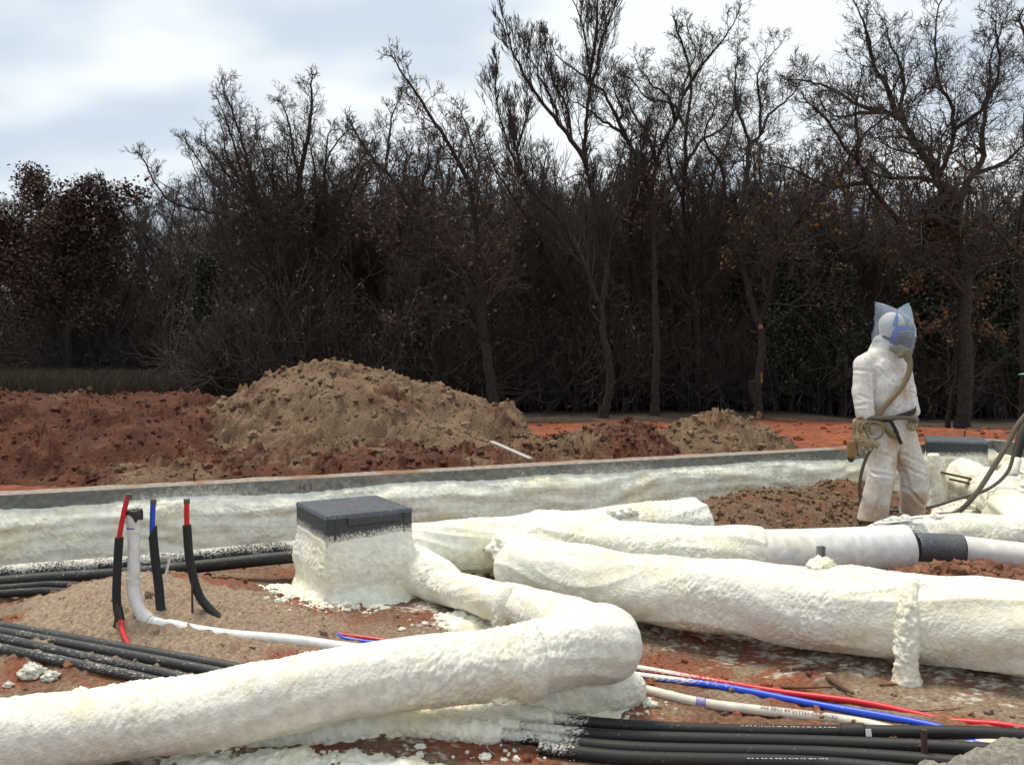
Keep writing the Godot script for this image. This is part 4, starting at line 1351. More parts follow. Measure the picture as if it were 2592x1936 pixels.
	part(t, "pipe_barrel", dusted(pvc, 0.021, Color(0.74, 0.68, 0.58), 0.15, 34, 0.007, [[Vector3(0.3, 0.0, -3.95), 1.25, 0.1, 0.5]]), M.pvcv, off)
	print_line(t, "EXTRUDED CELLULAR CORE PVC", on_floor(1.19, -3.582, 0.0295) + Vector3(0, 0, 0.0145), 0.0195, -0.87, 0.37, M.print, off, PI)
	for q in [[0.82, -3.721], [0.93, -3.68]]:
		part(t, "primer_stain", dusted([on_floor(q[0] - 0.02, q[1] - 0.008, 0.012), on_floor(q[0] - 0.019, q[1] - 0.008, 0.012), on_floor(q[0] + 0.02, q[1] + 0.008, 0.012), on_floor(q[0] + 0.021, q[1] + 0.008, 0.012)], 0.0216, Color(0.27, 0.24, 0.5), 0.3, 28), M.pvcv, off)

	# four pipes lying on the left
	var greys := [[[-3.3, -4.72, -2.842, -4.503, -2.585, -4.348, -1.863, -4.075, -1.329, -3.962, -0.882, -3.869, -0.4, -3.75], "dusty black insulated pipe nearest the sand heap in a bundle of four"],
		[[-3.2, -4.62, -2.785, -4.411, -2.545, -4.28, -1.842, -4.027, -1.43, -3.926, -0.867, -3.79, -0.4, -3.66], "dusty black insulated pipe second from the sand heap in a bundle of four"],
		[[-3.1, -4.5, -2.724, -4.315, -2.502, -4.207, -2.025, -4.013, -1.564, -3.876, -1.02, -3.71, -0.6, -3.58], "dusty black insulated pipe third from the sand heap in a bundle of four"],
		[[-3.0, -4.36, -2.657, -4.207, -2.446, -4.111, -1.991, -3.944, -1.682, -3.848, -1.095, -3.66, -0.7, -3.52], "pale speckled insulated pipe on the outside of a bundle of four, by the foam rocks"]]
	for k in 4:
		var pts := floor_path(greys[k][0], 0.02)
		var g := thing("insulated_pipe", pts[1], greys[k][1], "pipe", "dusty pipes beside the sand heap")
		part(g, "pipe_insulation", dusted(pts, 0.0235, Color(0.045, 0.047, 0.05), 0.2 + 0.045 * k), M.black, -g.position)

	# thick black pipes between the wall and the box
	var fat := [[[Vector3(-4.6, 0.09, -4.75), Vector3(-3.115, 0.124, -5.25), Vector3(-2.338, 0.153, -5.4), Vector3(-1.419, 0.212, -5.55), Vector3(-1.0, 0.22, -5.6)], 0.05, 0.75, "thick black pipe frosted with overspray along the foam wall"],
		[[Vector3(-4.5, 0.04, -4.65), Vector3(-3.086, 0.085, -5.19), Vector3(-2.317, 0.11, -5.33), Vector3(-1.407, 0.172, -5.48), Vector3(-1.0, 0.18, -5.5)], 0.04, 0.22, "clean black pipe just under the frosted pipe"],
		[[Vector3(-4.4, 0.05, -4.8), Vector3(-2.968, 0.1, -5.0), Vector3(-2.625, 0.12, -5.0), Vector3(-2.281, 0.1, -4.95), Vector3(-2.1, 0.02, -4.9)], 0.024, 0.18, "thin black pipe ending in the sand heap, closer to the foam wall"],
		[[Vector3(-4.3, 0.03, -4.72), Vector3(-2.939, 0.085, -4.94), Vector3(-2.599, 0.1, -4.93), Vector3(-2.348, 0.085, -4.88), Vector3(-2.15, 0.0, -4.84)], 0.024, 0.2, "thin black pipe ending in the sand heap, farther from the foam wall"]]
	for q in fat:
		var f := thing("black_pipe", q[0][1], q[3], "pipe")
		part(f, "pipe_barrel", dusted(q[0], q[1], black, q[2], 56, 0.006), M.black, -f.position)

	# red and blue lines that come up behind the near duct
	solo("water_tube", pipe(floor_path([-0.95, -4.43, -0.931, -4.41, -0.804, -4.4, -0.619, -4.37, -0.391, -4.3], 0.004), 0.011), M.red, Vector3.ZERO, "short red tube showing in the soil behind the near foam duct", "tube")
	solo("water_tube", pipe(floor_path([-0.9, -4.41, -0.86, -4.37, -0.77, -4.35, -0.6, -4.33, -0.39, -4.26], 0.004), 0.011), M.blue, Vector3.ZERO, "short blue tube showing in the soil behind the near foam duct", "tube")

func print_line(t: Node3D, text: String, at: Vector3, size: float, tilt: float, turn: float, m: Material, off: Vector3, spin: float) -> void:
	var tm := TextMesh.new()
	tm.text = text
	tm.font = SystemFont.new()
	tm.font.font_names = PackedStringArray(["Droid Serif"])
	tm.font_size = 64
	tm.pixel_size = size / 64.0
	tm.depth = 0.001
	var o := part(t, "printed_lettering", tm, m)
	o.basis = Basis(Vector3.UP, -turn) * Basis(Vector3.RIGHT, tilt) * Basis(Vector3.BACK, spin)
	o.position = at + off

func print_marks(t: Node3D, a: Vector3, c: Vector3, off: Vector3) -> void:
	# print too small to read: a row of short pale dashes
	var b := MB.new()
	var f := 0.0
	while f < 1.0:
		var w := rng.randf_range(0.003, 0.012)
		box_into(b, Transform3D(Basis(Vector3.UP, -atan2(c.z - a.z, c.x - a.x)).rotated(Vector3.RIGHT, 0.3), a.lerp(c, f)), Vector3(w, 0.0012, 0.003), 0.0003)
		f += (w + rng.randf_range(0.002, 0.012)) / a.distance_to(c)
	part(t, "printed_marks", b.mesh(), M.whiteprint, off)

func tubing(called: String, pts: Array, r: float, base: Color, dust: float, cov: Array, label: String, category: String) -> void:
	var t := thing(called, pts[2], label, category)
	part(t, "tube_wall", dusted(pts, r, base, dust, 28, 0.007, cov), M.redv, -t.position)

func build_stubs() -> void:
	# a red tube in a black sleeve, its foot bending out of the sleeve
	var t := thing("pipe_stub", on_floor(-1.96, -4.32), "leaning red tube stub in a black sleeve, red tail curving into the sand", "pipe stub")
	var off := -t.position
	part(t, "tube_wall", pipe([Vector3(-1.919, 0.754, -4.32), Vector3(-1.945, 0.65, -4.32), Vector3(-1.97, 0.5, -4.32), Vector3(-1.984, 0.239, -4.32), Vector3(-1.965, 0.14, -4.31), on_floor(-1.94, -4.27, 0.014), on_floor(-1.9, -4.2, 0.01), on_floor(-1.85, -4.13, 0.01), on_floor(-1.79, -4.06, 0.006)], 0.0125), M.red, off)
	part(t, "end_cap", pipe([Vector3(-1.915, 0.735, -4.32), Vector3(-1.913, 0.76, -4.32)], 0.0145), M.cap, off)
	var sl := part(t, "foam_sleeve", pipe([Vector3(-1.966, 0.542, -4.32), Vector3(-1.977, 0.4, -4.32), Vector3(-1.984, 0.239, -4.32), Vector3(-1.974, 0.16, -4.315), Vector3(-1.955, 0.105, -4.3)], 0.021), M.sleeve, off)
	part(sl, "tape_wrap", pipe([Vector3(-1.979, 0.19, -4.317), Vector3(-1.958, 0.115, -4.303)], 0.0235), M.tape)
	t = thing("pipe_stub", on_floor(-1.8, -4.42), "upright blue tube stub in a torn black sleeve beside the white drain riser", "pipe stub")
	off = -t.position
	part(t, "tube_wall", pipe([Vector3(-1.835, 0.71, -4.42), Vector3(-1.84, 0.62, -4.42), Vector3(-1.842, 0.5, -4.42), Vector3(-1.829, 0.4, -4.42)], 0.0135), M.blue, off)
	part(t, "end_cap", pipe([Vector3(-1.835, 0.692, -4.42), Vector3(-1.834, 0.716, -4.42)], 0.0155), M.cap, off)
	var tb := MB.new()
	tube_into(tb, smooth_path([Vector3(-1.84, 0.548, -4.42), Vector3(-1.829, 0.411, -4.42), Vector3(-1.812, 0.266, -4.42), Vector3(-1.8, 0.16, -4.41), Vector3(-1.775, 0.11, -4.39), Vector3(-1.74, 0.08, -4.36)], 0.03), 0.0215, 0.024, 16, true)
	for k in tb.v.size():
		if tb.v[k].y > 0.53: tb.v[k].y += (tb.v[k].x + 1.84) * 1.6
	part(t, "foam_sleeve", tb.mesh(), M.sleeve, off)
	t = thing("pipe_stub", on_floor(-1.6, -4.45), "upright red tube stub in a black sleeve that bends toward the grey box", "pipe stub")
	off = -t.position
	part(t, "tube_wall", pipe([Vector3(-1.675, 0.705, -4.45), Vector3(-1.676, 0.6, -4.45), Vector3(-1.672, 0.45, -4.45)], 0.0135), M.red, off)
	part(t, "end_cap", pipe([Vector3(-1.675, 0.688, -4.45), Vector3(-1.675, 0.712, -4.45)], 0.0155), M.cap, off)
	part(t, "foam_sleeve", pipe([Vector3(-1.676, 0.578, -4.45), Vector3(-1.664, 0.404, -4.45), Vector3(-1.633, 0.258, -4.45), Vector3(-1.599, 0.184, -4.45), Vector3(-1.53, 0.115, -4.44), Vector3(-1.47, 0.07, -4.42)], 0.022), M.sleeve, off)

	# white drain: riser, coupling with taped mouth, elbow, half-buried run
	t = thing("drain_riser", on_floor(-1.9, -4.36), "white plastic drain riser with taped mouth and elbow set in sand", "drain pipe")
	off = -t.position
	part(t, "riser_pipe", pipe([Vector3(-1.909, 0.62, -4.36), Vector3(-1.911, 0.5, -4.36), Vector3(-1.913, 0.335, -4.36)], 0.03, 28), M.pvc, off)
	var hub := MB.new()
	var hp := [[0.03, 0.555], [0.034, 0.56], [0.034, 0.59], [0.031, 0.6], [0.0385, 0.615], [0.0385, 0.668], [0.034, 0.669], [0.032, 0.64]]
	lathe_into(hub, hp, Vector3(-1.909, 0, -4.36), 30)
	var hubo := part(t, "hub", hub.mesh(), M.pvc, off)
	part(hubo, "primer_ring", pipe([Vector3(-1.9105, 0.58, -4.36), Vector3(-1.9105, 0.587, -4.36)], 0.0347, 30), M.maskblue)
	# crumpled black tape over the mouth
	var tape := MB.new()
	var P := PackedVector3Array(); var C := PackedColorArray()
	for j in 8:
		for k in 34:
			var a := TAU * k / 34.0
			var f := j / 7.0
			var r := 0.042 * minf(1.0, f * 1.6)
			var drop := 0.0 if f < 0.62 else (f - 0.62) * (0.045 + 0.06 * maxf(0.0, nlo.get_noise_2d(cos(a) * 1.5 + 3.0, sin(a) * 1.5)) + 0.09 * maxf(0.0, cos(a - 0.2)))
			var v := Vector3(-1.907 + cos(a) * r, 0.673 - drop + nlo.get_noise_3d(cos(a) * 3.0, f * 4.0, sin(a) * 3.0) * 0.006, -4.36 + sin(a) * r)
			P.append(v)
	grid_into(tape, P, C, 8, 34, true, -1.0)
	part(t, "tape_cover", tape.mesh(), M.tape, off)
	part(t, "elbow", pipe([Vector3(-1.913, 0.35, -4.36), Vector3(-1.918, 0.31, -4.36), Vector3(-1.905, 0.24, -4.35), Vector3(-1.88, 0.175, -4.34), Vector3(-1.845, 0.135, -4.32), Vector3(-1.8, 0.115, -4.31)], 0.031, 26), M.pvc, off)
	part(t, "elbow_hub", pipe([Vector3(-1.913, 0.33, -4.36), Vector3(-1.915, 0.3, -4.36)], 0.0365, 28), M.pvc, off)
	part(t, "elbow_hub", pipe([Vector3(-1.86, 0.148, -4.325), Vector3(-1.82, 0.122, -4.313)], 0.036, 28), M.pvc, off)
	part(t, "buried_run", pipe([Vector3(-1.83, 0.118, -4.315), on_floor(-1.7, -4.305, -0.012), on_floor(-1.6, -4.295, -0.019), on_floor(-1.42, -4.285, -0.02), on_floor(-1.3, -4.28, -0.012), on_floor(-1.1, -4.27, 0.004), on_floor(-0.9, -4.245, 0.012), on_floor(-0.6, -4.18, 0.02), on_floor(-0.2, -4.05, 0.02)], 0.03, 26), M.pvc, off)

	# stakes
	for q in [[-1.975, -4.26, 0.0, 0.2, "rusty steel rod at the foot of the leaning red stub", 0.02], [-1.645, -4.43, 0.05, 0.27, "rusty steel rod at the foot of the sleeve that bends toward the box", 0.0]]:
		var f := on_floor(q[0], q[1])
		solo("steel_rod", pipe([f + Vector3(0, -0.06, 0), f + Vector3(q[5], q[3] - f.y + 0.02, 0)], 0.006, 8), M.rust, Vector3.ZERO, q[4], "rod")
	var st := MB.new()
	box_into(st, Transform3D(Basis(Vector3.BACK, -0.25), on_floor(-1.9, -4.74, 0.05)), Vector3(0.014, 0.2, 0.005), 0.001)
	solo("white_stake", st.mesh(), M.pvc, Vector3.ZERO, "thin white stake leaning in the sand behind the blue stub", "stake")
	st = MB.new()
	tube_into(st, PackedVector3Array([on_floor(1.5, -3.115, -0.1), on_floor(1.5, -3.115, 0.05), on_floor(1.497, -3.115, 0.135)]), 0.011, 0.0115, 14, true)
	solo("rusty_stake", st.mesh(), M.rust, Vector3.ZERO, "rusty round steel stake standing in front of the black pipes", "stake")
	# galvanised strut post behind the ridged duct
	st = MB.new()
	for q in [[-0.017, 0.0, 0.006, 0.03], [0.017, 0.0, 0.006, 0.03], [0.0, -0.013, 0.03, 0.004]]:
		box_into(st, Transform3D(Basis(), Vector3(1.63 + q[0], 0.2, -4.55 + q[1])), Vector3(q[2], 0.49, q[3]), 0.002)
	solo("metal_post", st.mesh(), M.steel, Vector3.ZERO, "short galvanised channel post in front of the smooth white pipe", "post")
	for q in [[-7.93, 0.2, 0.06], [-5.8, 0.22, 0.07], [-3.86, 0.22, 0.06], [-0.15, 0.24, 0.1]]:
		var p := wall_pt(q[0], q[1] - 0.015, WALL_TOP)
		var names := {-7.93: "rusty form stake behind the wall near the leaning red stub", -5.8: "rusty form stake behind the wall near the white strip of board", -3.86: "rusty form stake behind the wall by the small red and tan pile", -0.15: "thin dark form stake at the corner of the wall"}
		solo("form_stake", pipe([p - Vector3(0, 0.3, 0), p + Vector3(0.004, q[2], 0)], 0.008, 8), M.rust, Vector3.ZERO, names[q[0]], "stake")
	st = MB.new()
	var dir := (Vector3(0.163, 0.552, -7.42) - Vector3(-0.191, 0.66, -7.85)).normalized()
	var fx := frame_of(dir)
	box_into(st, Transform3D(Basis(dir, fx[1], dir.cross(fx[1])), Vector3(-0.014, 0.62, -7.64)), Vector3(0.56, 0.012, 0.05), 0.003)
	solo("board_strip", st.mesh(), M.paleboard, Vector3.ZERO, "narrow weathered white board lying on the foot of the tan soil pile", "board")

	# insulated stub in the far corner
	t = thing("pipe_stub", Vector3(4.35, 0.1, -7.5), "black sleeved pipe stub foamed at its foot in the wall corner", "pipe stub")
	off = -t.position
	part(t, "foam_sleeve", pipe([Vector3(4.55, 0.86, -7.6), Vector3(4.488, 0.723, -7.6), Vector3(4.422, 0.549, -7.58)], 0.03), M.sleeve, off)
	part(t, "foamed_foot", foam_run("stub", [Vector3(4.43, 0.56, -7.58), Vector3(4.38, 0.48, -7.54), Vector3(4.352, 0.4, -7.5)], [0.036, 0.04, 0.04], {"lump": 0.01}), M.foam, off)
	part(t, "tube_wall", pipe([Vector3(4.355, 0.42, -7.5), Vector3(4.33, 0.377, -7.42), Vector3(4.3, 0.32, -7.25), Vector3(4.3, 0.26, -7.1)], 0.014), M.blue, off)

	# loose rocks spattered with foam, sticks and roots
	for q in [[-2.179, -3.9, 0.055], [-2.08, -3.87, 0.038], [-2.24, -3.82, 0.022]]:
		var r := on_floor(q[0], q[1], q[2] * 0.3)
		solo("foam_chunk", foam_blob(r, Vector3(q[2], q[2] * 0.65, q[2] * 0.8), q[0] * 3.0), M.soil, Vector3.ZERO, "pale pinkish foam-dusted lump on the soil beside the four dusty pipes", "rock", "lumps by the dusty pipes")
	var sticks := [[[1.417, -3.86, 1.44, -3.76, 1.466, -3.688], 0.011, "thick brown stick lying across the soil above the red tube"],
		[[1.2, -3.83, 1.3, -3.8, 1.42, -3.775], 0.007, "thin dark root lying behind the thick stick"],
		[[1.3, -3.99, 1.42, -3.96, 1.56, -3.93, 1.65, -3.95], 0.006, "crooked twig at the foot of the foamed post"],
		[[1.55, -3.57, 1.64, -3.5, 1.72, -3.475, 1.83, -3.47], 0.003, "wiry root looping over the red tube"],
		[[1.6, -3.74, 1.7, -3.72, 1.78, -3.73], 0.004, "short dark twig on bare soil uphill of the red tube"]]
	for q in sticks:
		solo("stick", pipe(floor_path(q[0], q[1] + 0.004), q[1], 8, 0.04, q[1] * 0.6), M.stick, Vector3.ZERO, q[2], "stick")
	# grey mound of spilled grout in the corner of the pit
	var gb := MB.new()
	var P2 := PackedVector3Array(); var C2 := PackedColorArray()
	for i in 70:
		for j in 50:
			var x := 1.3 + 0.95 * i / 69.0
			var d := 2.6 + 0.52 * j / 49.0
			var q := 1.0 - Vector2((x - 1.78) / 0.5, (d - 2.86) / 0.25).length()
			q += nlo.get_noise_2d(x * 4.0, d * 4.0) * 0.25 + nlo2.get_noise_2d(x * 20.0, d * 20.0) * 0.05
			var y := floor_h(x, d) + clampf(q, -0.2, 0.7) * 0.2 + (nfbm.get_noise_2d(x * 18.0, d * 18.0) * 0.012 if q > 0.0 else 0.0)
			P2.append(Vector3(x, y, -d))
			C2.append(Color(0.36, 0.35, 0.29).lerp(Color(0.27, 0.25, 0.2), clampf(nfbm.get_noise_2d(x * 9.0, d * 9.0) + 0.4, 0.0, 1.0)))
	grid_into(gb, P2, C2, 70, 50, false, 1.0)
	solo("grout_heap", gb.mesh(), M.soil, Vector3.ZERO, "heap of spilled grey grout behind the rusty round stake", "heap")

func lathe_into(b: MB, prof: Array, at: Vector3, sides: int) -> void:
	var P := PackedVector3Array(); var C := PackedColorArray()
	for q in prof:
		for k in sides:
			var a := TAU * k / sides
			P.append(at + Vector3(cos(a) * q[0], q[1], sin(a) * q[0]))
	grid_into(b, P, C, prof.size(), sides, true, -1.0)

func build_piles() -> void:
	var specs := [
		[-2.0, -9.75, 2.6, 2.3, 0.15, 0.94, 1.4, 0.23, 3.0, "big tan soil pile with red streaks behind the concrete wall", 4200],
		[-4.7, -8.3, 3.1, 2.0, 0.42, 0.66, 1.6, -0.3, 9.0, "broad dark red soil pile behind the concrete wall beside the grass", 4200],
		[-1.6, -7.75, 3.2, 0.95, 0.42, 0.24, 1.4, -0.12, 31.0, "low apron of red and tan clods spread along the wall top", 2200],
		[-4.0, -10.0, 2.3, 1.5, 0.2, 0.6, 1.5, -0.25, 41.0, "dark red soil ridge between the dry grass and the big tan pile", 900],
		[1.05, -8.85, 0.9, 0.7, 0.3, 0.38, 1.5, -0.02, 14.0, "small pile of mixed red and tan soil behind the wall", 1100],
		[2.2, -9.35, 1.0, 0.75, 0.3, 0.44, 1.5, 0.4, 22.0, "small pile of tan soil with a peaked top behind the wall", 1100],
		[0.15, -9.0, 0.55, 0.5, 0.2, 0.24, 1.5, 0.2, 27.0, "little tan soil hump at the right foot of the big pile", 500]]
	for s in specs:
		var t := thing("soil_pile", Vector3(s[0], ground_h(s[0], -s[1]), s[1]), s[9], "soil pile", "soil piles behind the wall")
		var o := part(t, "soil", pile(s[0], s[1], s[2], s[3], s[4], s[5], s[6], s[7], s[8], 0.03), M.soil, -t.position)
		var spots := []
		for k in s[10]:
			var lx := rng.randf_range(-0.95, 0.95); var lz := rng.randf_range(-0.95, 0.95)
			if lx * lx + lz * lz > 0.85: continue
			var p := pile_pt(s[0], s[1], s[2], s[3], s[4], s[5], s[6], s[8], lx, lz)
			if (Vector2(p.x, p.z) - CORNER).dot(OUT) < WALL_T + 0.03: continue
			var sz := 0.008 + 0.04 * pow(rng.randf(), 6.0)
			spots.append([spun(p - t.position + Vector3(0, sz * 0.2, 0), sz), soil_tone(p, s[7], s[8]) * rng.randf_range(0.8, 1.35)])
		scatter(t, "soil_clods", spots, clod_mesh, M.clod)

# ------------------------------------------------------------------ people: smooth skins round bones
func skin_into(b: MB, bones: Array, cell: float, k: float, tone: int, fold: int) -> void:
	# bones: [a, b, ra, rb]; the joined field is meshed as surface nets
	var lo := Vector3(99, 99, 99); var hi := -lo
	for q in bones:
		var r: float = maxf(q[2], q[3]) + k + cell * 3.0
		for e in 2:
			lo = lo.min(q[e] - Vector3(r, r, r))
			hi = hi.max(q[e] + Vector3(r, r, r))
	var nx := int((hi.x - lo.x) / cell) + 2
	var ny := int((hi.y - lo.y) / cell) + 2
	var nz := int((hi.z - lo.z) / cell) + 2
	var f := PackedFloat32Array()
	f.resize(nx * ny * nz)
	f.fill(1.0)
	for q in bones:
		var a: Vector3 = q[0]
		var ab: Vector3 = q[1] - q[0]
		var l2 := maxf(ab.length_squared(), 1e-9)
		var r: float = maxf(q[2], q[3]) + k + cell * 2.0
		var p0: Vector3 = ((q[0].min(q[1]) - Vector3(r, r, r)) - lo) / cell
		var p1: Vector3 = ((q[0].max(q[1]) + Vector3(r, r, r)) - lo) / cell
		for z in range(maxi(0, int(p0.z)), mini(nz, int(p1.z) + 1)):
			for y in range(maxi(0, int(p0.y)), mini(ny, int(p1.y) + 1)):
				var row := (z * ny + y) * nx
				for x in range(maxi(0, int(p0.x)), mini(nx, int(p1.x) + 1)):
					var p := lo + Vector3(x, y, z) * cell
					var h := clampf((p - a).dot(ab) / l2, 0.0, 1.0)
					var d := p.distance_to(a + ab * h) - lerpf(q[2], q[3], h)
					var g := f[row + x]
					var m := maxf(k - absf(d - g), 0.0)
					f[row + x] = minf(d, g) - m * m / (4.0 * k)
	var at := PackedInt32Array()
	at.resize(nx * ny * nz)
	at.fill(-1)
	var V2 := PackedVector3Array()
	var off := PackedInt32Array([0, 1, nx, nx + 1, nx * ny, nx * ny + 1, nx * ny + nx, nx * ny + nx + 1])
	var corner := [Vector3(0, 0, 0), Vector3(1, 0, 0), Vector3(0, 1, 0), Vector3(1, 1, 0), Vector3(0, 0, 1), Vector3(1, 0, 1), Vector3(0, 1, 1), Vector3(1, 1, 1)]
	var edges := [[0, 1], [2, 3], [4, 5], [6, 7], [0, 2], [1, 3], [4, 6], [5, 7], [0, 4], [1, 5], [2, 6], [3, 7]]
	var near := cell * 2.0
	for z in nz - 1:
		for y in ny - 1:
			var row := (z * ny + y) * nx
			for x in nx - 1:
				var i := row + x
				if absf(f[i]) > near: continue
				var mask := 0
				for c in 8:
					if f[i + off[c]] < 0.0: mask |= 1 << c
				if mask == 0 or mask == 255: continue
				var s := Vector3.ZERO
				var n := 0
				for e in edges:
					var fa := f[i + off[e[0]]]
					var fb := f[i + off[e[1]]]
					if (fa < 0.0) != (fb < 0.0):
						s += (corner[e[0]] as Vector3).lerp(corner[e[1]], fa / (fa - fb))
						n += 1
				at[i] = V2.size()
				V2.append(lo + (Vector3(x, y, z) + s / n) * cell)
	var T := PackedInt32Array()
	var steps := [1, nx, nx * ny]
	for z in range(1, nz - 1):
		for y in range(1, ny - 1):
			var row := (z * ny + y) * nx
			for x in range(1, nx - 1):
				var i := row + x
				if at[i] < 0: continue
				for ax in 3:
					var fa := f[i]
					var fb := f[i + steps[ax]]
					if (fa < 0.0) == (fb < 0.0): continue
					var du: int = steps[(ax + 1) % 3]
					var dv: int = steps[(ax + 2) % 3]
					var q0 := at[i]; var q1 := at[i - du]; var q2 := at[i - du - dv]; var q3 := at[i - dv]
					if q0 < 0 or q1 < 0 or q2 < 0 or q3 < 0: continue
					if fa < 0.0: T.append_array([q0, q3, q2, q0, q2, q1])
					else: T.append_array([q0, q1, q2, q0, q2, q3])
	var N := PackedVector3Array()
	N.resize(V2.size())
	skin_normals(V2, T, N)
	if fold > 0:
		for j in V2.size(): V2[j] += N[j] * fold_at(fold, V2[j], N[j])
		N.fill(Vector3.ZERO)
		skin_normals(V2, T, N)
	var base := b.v.size()
	b.colored = true
	b.v.append_array(V2)
	b.n.append_array(N)
	for j in V2.size(): b.c.append(tone_at(tone, V2[j]))
	for j in T.size(): b.i.append(T[j] + base)

func tone_at(which: int, p: Vector3) -> Color:
	match which:
		1: return suit_tone(p)
		2: return glove_tone(p)
		3: return helper_tone(p)
		4: return Color(0.42, 0.24, 0.17)
	return Color(1, 1, 1)

func fold_at(which: int, p: Vector3, n: Vector3) -> float:
	return suit_fold(p, n) if which == 1 else nlo.get_noise_3dv(p * 40.0) * 0.005

func skin_normals(V2: PackedVector3Array, T: PackedInt32Array, N: PackedVector3Array) -> void:
	var j := 0
	while j < T.size():
		var c := (V2[T[j + 2]] - V2[T[j]]).cross(V2[T[j + 1]] - V2[T[j]])
		N[T[j]] += c; N[T[j + 1]] += c; N[T[j + 2]] += c
		j += 3
	for k in N.size(): N[k] = N[k].normalized()

func hand_bones(wrist: Vector3, down: Vector3, palm: Vector3, across: Vector3, curl: float) -> Array:
	# palm normal points the way the fingers close; across runs from little finger to index
	var out := [[wrist, wrist + down * 0.05, 0.027, 0.033]]
	for s in [-0.026, 0.0, 0.026]: out.append([wrist + down * 0.04 + across * s, wrist + down * 0.095 + across * s, 0.017, 0.017])
	var lens := [0.062, 0.075, 0.08, 0.07]
	for k in 4:
		var root := wrist + down * 0.1 + across * (-0.033 + 0.022 * k)
		var d := down
		var p := root
		for j in 3:
			d = (d * cos(curl * (0.6 + 0.3 * j)) + palm * sin(curl * (0.6 + 0.3 * j))).normalized()
			var q: Vector3 = p + d * lens[k] * [0.45, 0.32, 0.23][j]
			out.append([p, q, 0.0105 - 0.001 * j, 0.0098 - 0.001 * j])
			p = q
	var tr := wrist + down * 0.035 + across * 0.036
	var tm := tr + (across * 0.8 + down * 0.6 + palm * 0.35).normalized() * 0.042
	out.append([tr, tm, 0.014, 0.012])
	out.append([tm, tm + (down * 0.7 + palm * 0.7 - across * 0.1).normalized() * 0.036, 0.012, 0.01])
	return out

func suit_tone(p: Vector3) -> Color:
	var c := Color(0.77, 0.75, 0.71)
	var g := nfbm.get_noise_3dv(p * 3.0)
	var spots := [[Vector3(0.13, 1.16, 0.1), 0.14], [Vector3(-0.21, 0.99, 0.17), 0.11], [Vector3(0.2, 1.0, 0.0), 0.1], [Vector3(0.06, 0.6, 0.12), 0.14], [Vector3(0.05, 0.42, 0.12), 0.13], [Vector3(0.24, 0.25, 0.02), 0.16], [Vector3(-0.12, 0.2, 0.18), 0.14], [Vector3(0.0, 0.75, 0.15), 0.1]]
	var st := 0.0
	for s in spots: st = maxf(st, 1.0 - p.distance_to(s[0]) / s[1])
	st = smoothstep(0.0, 0.5, st + g * 0.45 - 0.05 + nlo2.get_noise_3dv(p * 40.0) * 0.1)
	c = c.lerp(Color(0.46, 0.29, 0.15), st * 0.7)
	c = c.lerp(Color(0.62, 0.54, 0.44), smoothstep(0.05, 0.4, g) * 0.3)
	if p.y < 0.9: c = c.lerp(Color(0.58, 0.48, 0.38), smoothstep(-0.15, 0.4, nfbm.get_noise_3dv(p * 4.0 + Vector3(9, 0, 0))) * 0.55)
	return c

func glove_tone(p: Vector3) -> Color:
	return Color(0.42, 0.33, 0.2).lerp(Color(0.3, 0.24, 0.14), clampf(nlo.get_noise_3dv(p * 30.0) + 0.4, 0.0, 1.0))

func suit_fold(p: Vector3, n: Vector3) -> float:
	if p.y > 1.56: return 0.0
	var w := p + Vector3(nlo.get_noise_3dv(p * 3.0), nlo.get_noise_3dv(p * 3.0 + Vector3(5, 0, 0)), 0) * 0.12
	# loose paper-like cloth: soft billows, and creases where it is pulled
	var d := nlo.get_noise_3d(w.x * 2.2, w.y * 1.6 + w.x, w.z * 2.2) * 0.009 + nlo2.get_noise_3d(w.x * 5.0, w.y * 11.0 + w.x * 7.0, w.z * 5.0) * 0.0014
	if n.z > -0.2:
		var q := Vector2(p.x, p.y) + Vector2(nlo2.get_noise_3dv(p * 9.0), nlo2.get_noise_3dv(p * 9.0 + Vector3(4, 0, 0))) * 0.006
		for c in CREASES:
			var a := Vector2(c[0], c[1])
			var ab := Vector2(c[2], c[3]) - a
			var h := clampf((q - a).dot(ab) / ab.length_squared(), 0.0, 1.0)
			var e := q.distance_to(a + ab * h)
			if e < 0.07:
				var k: float = e / c[4]
				d += c[5] * (exp(-pow((e - c[4] * 1.7) / c[4], 2.0)) * 0.6 - exp(-k * k)) * (1.0 - absf(h - 0.5) * 0.9)
	return d

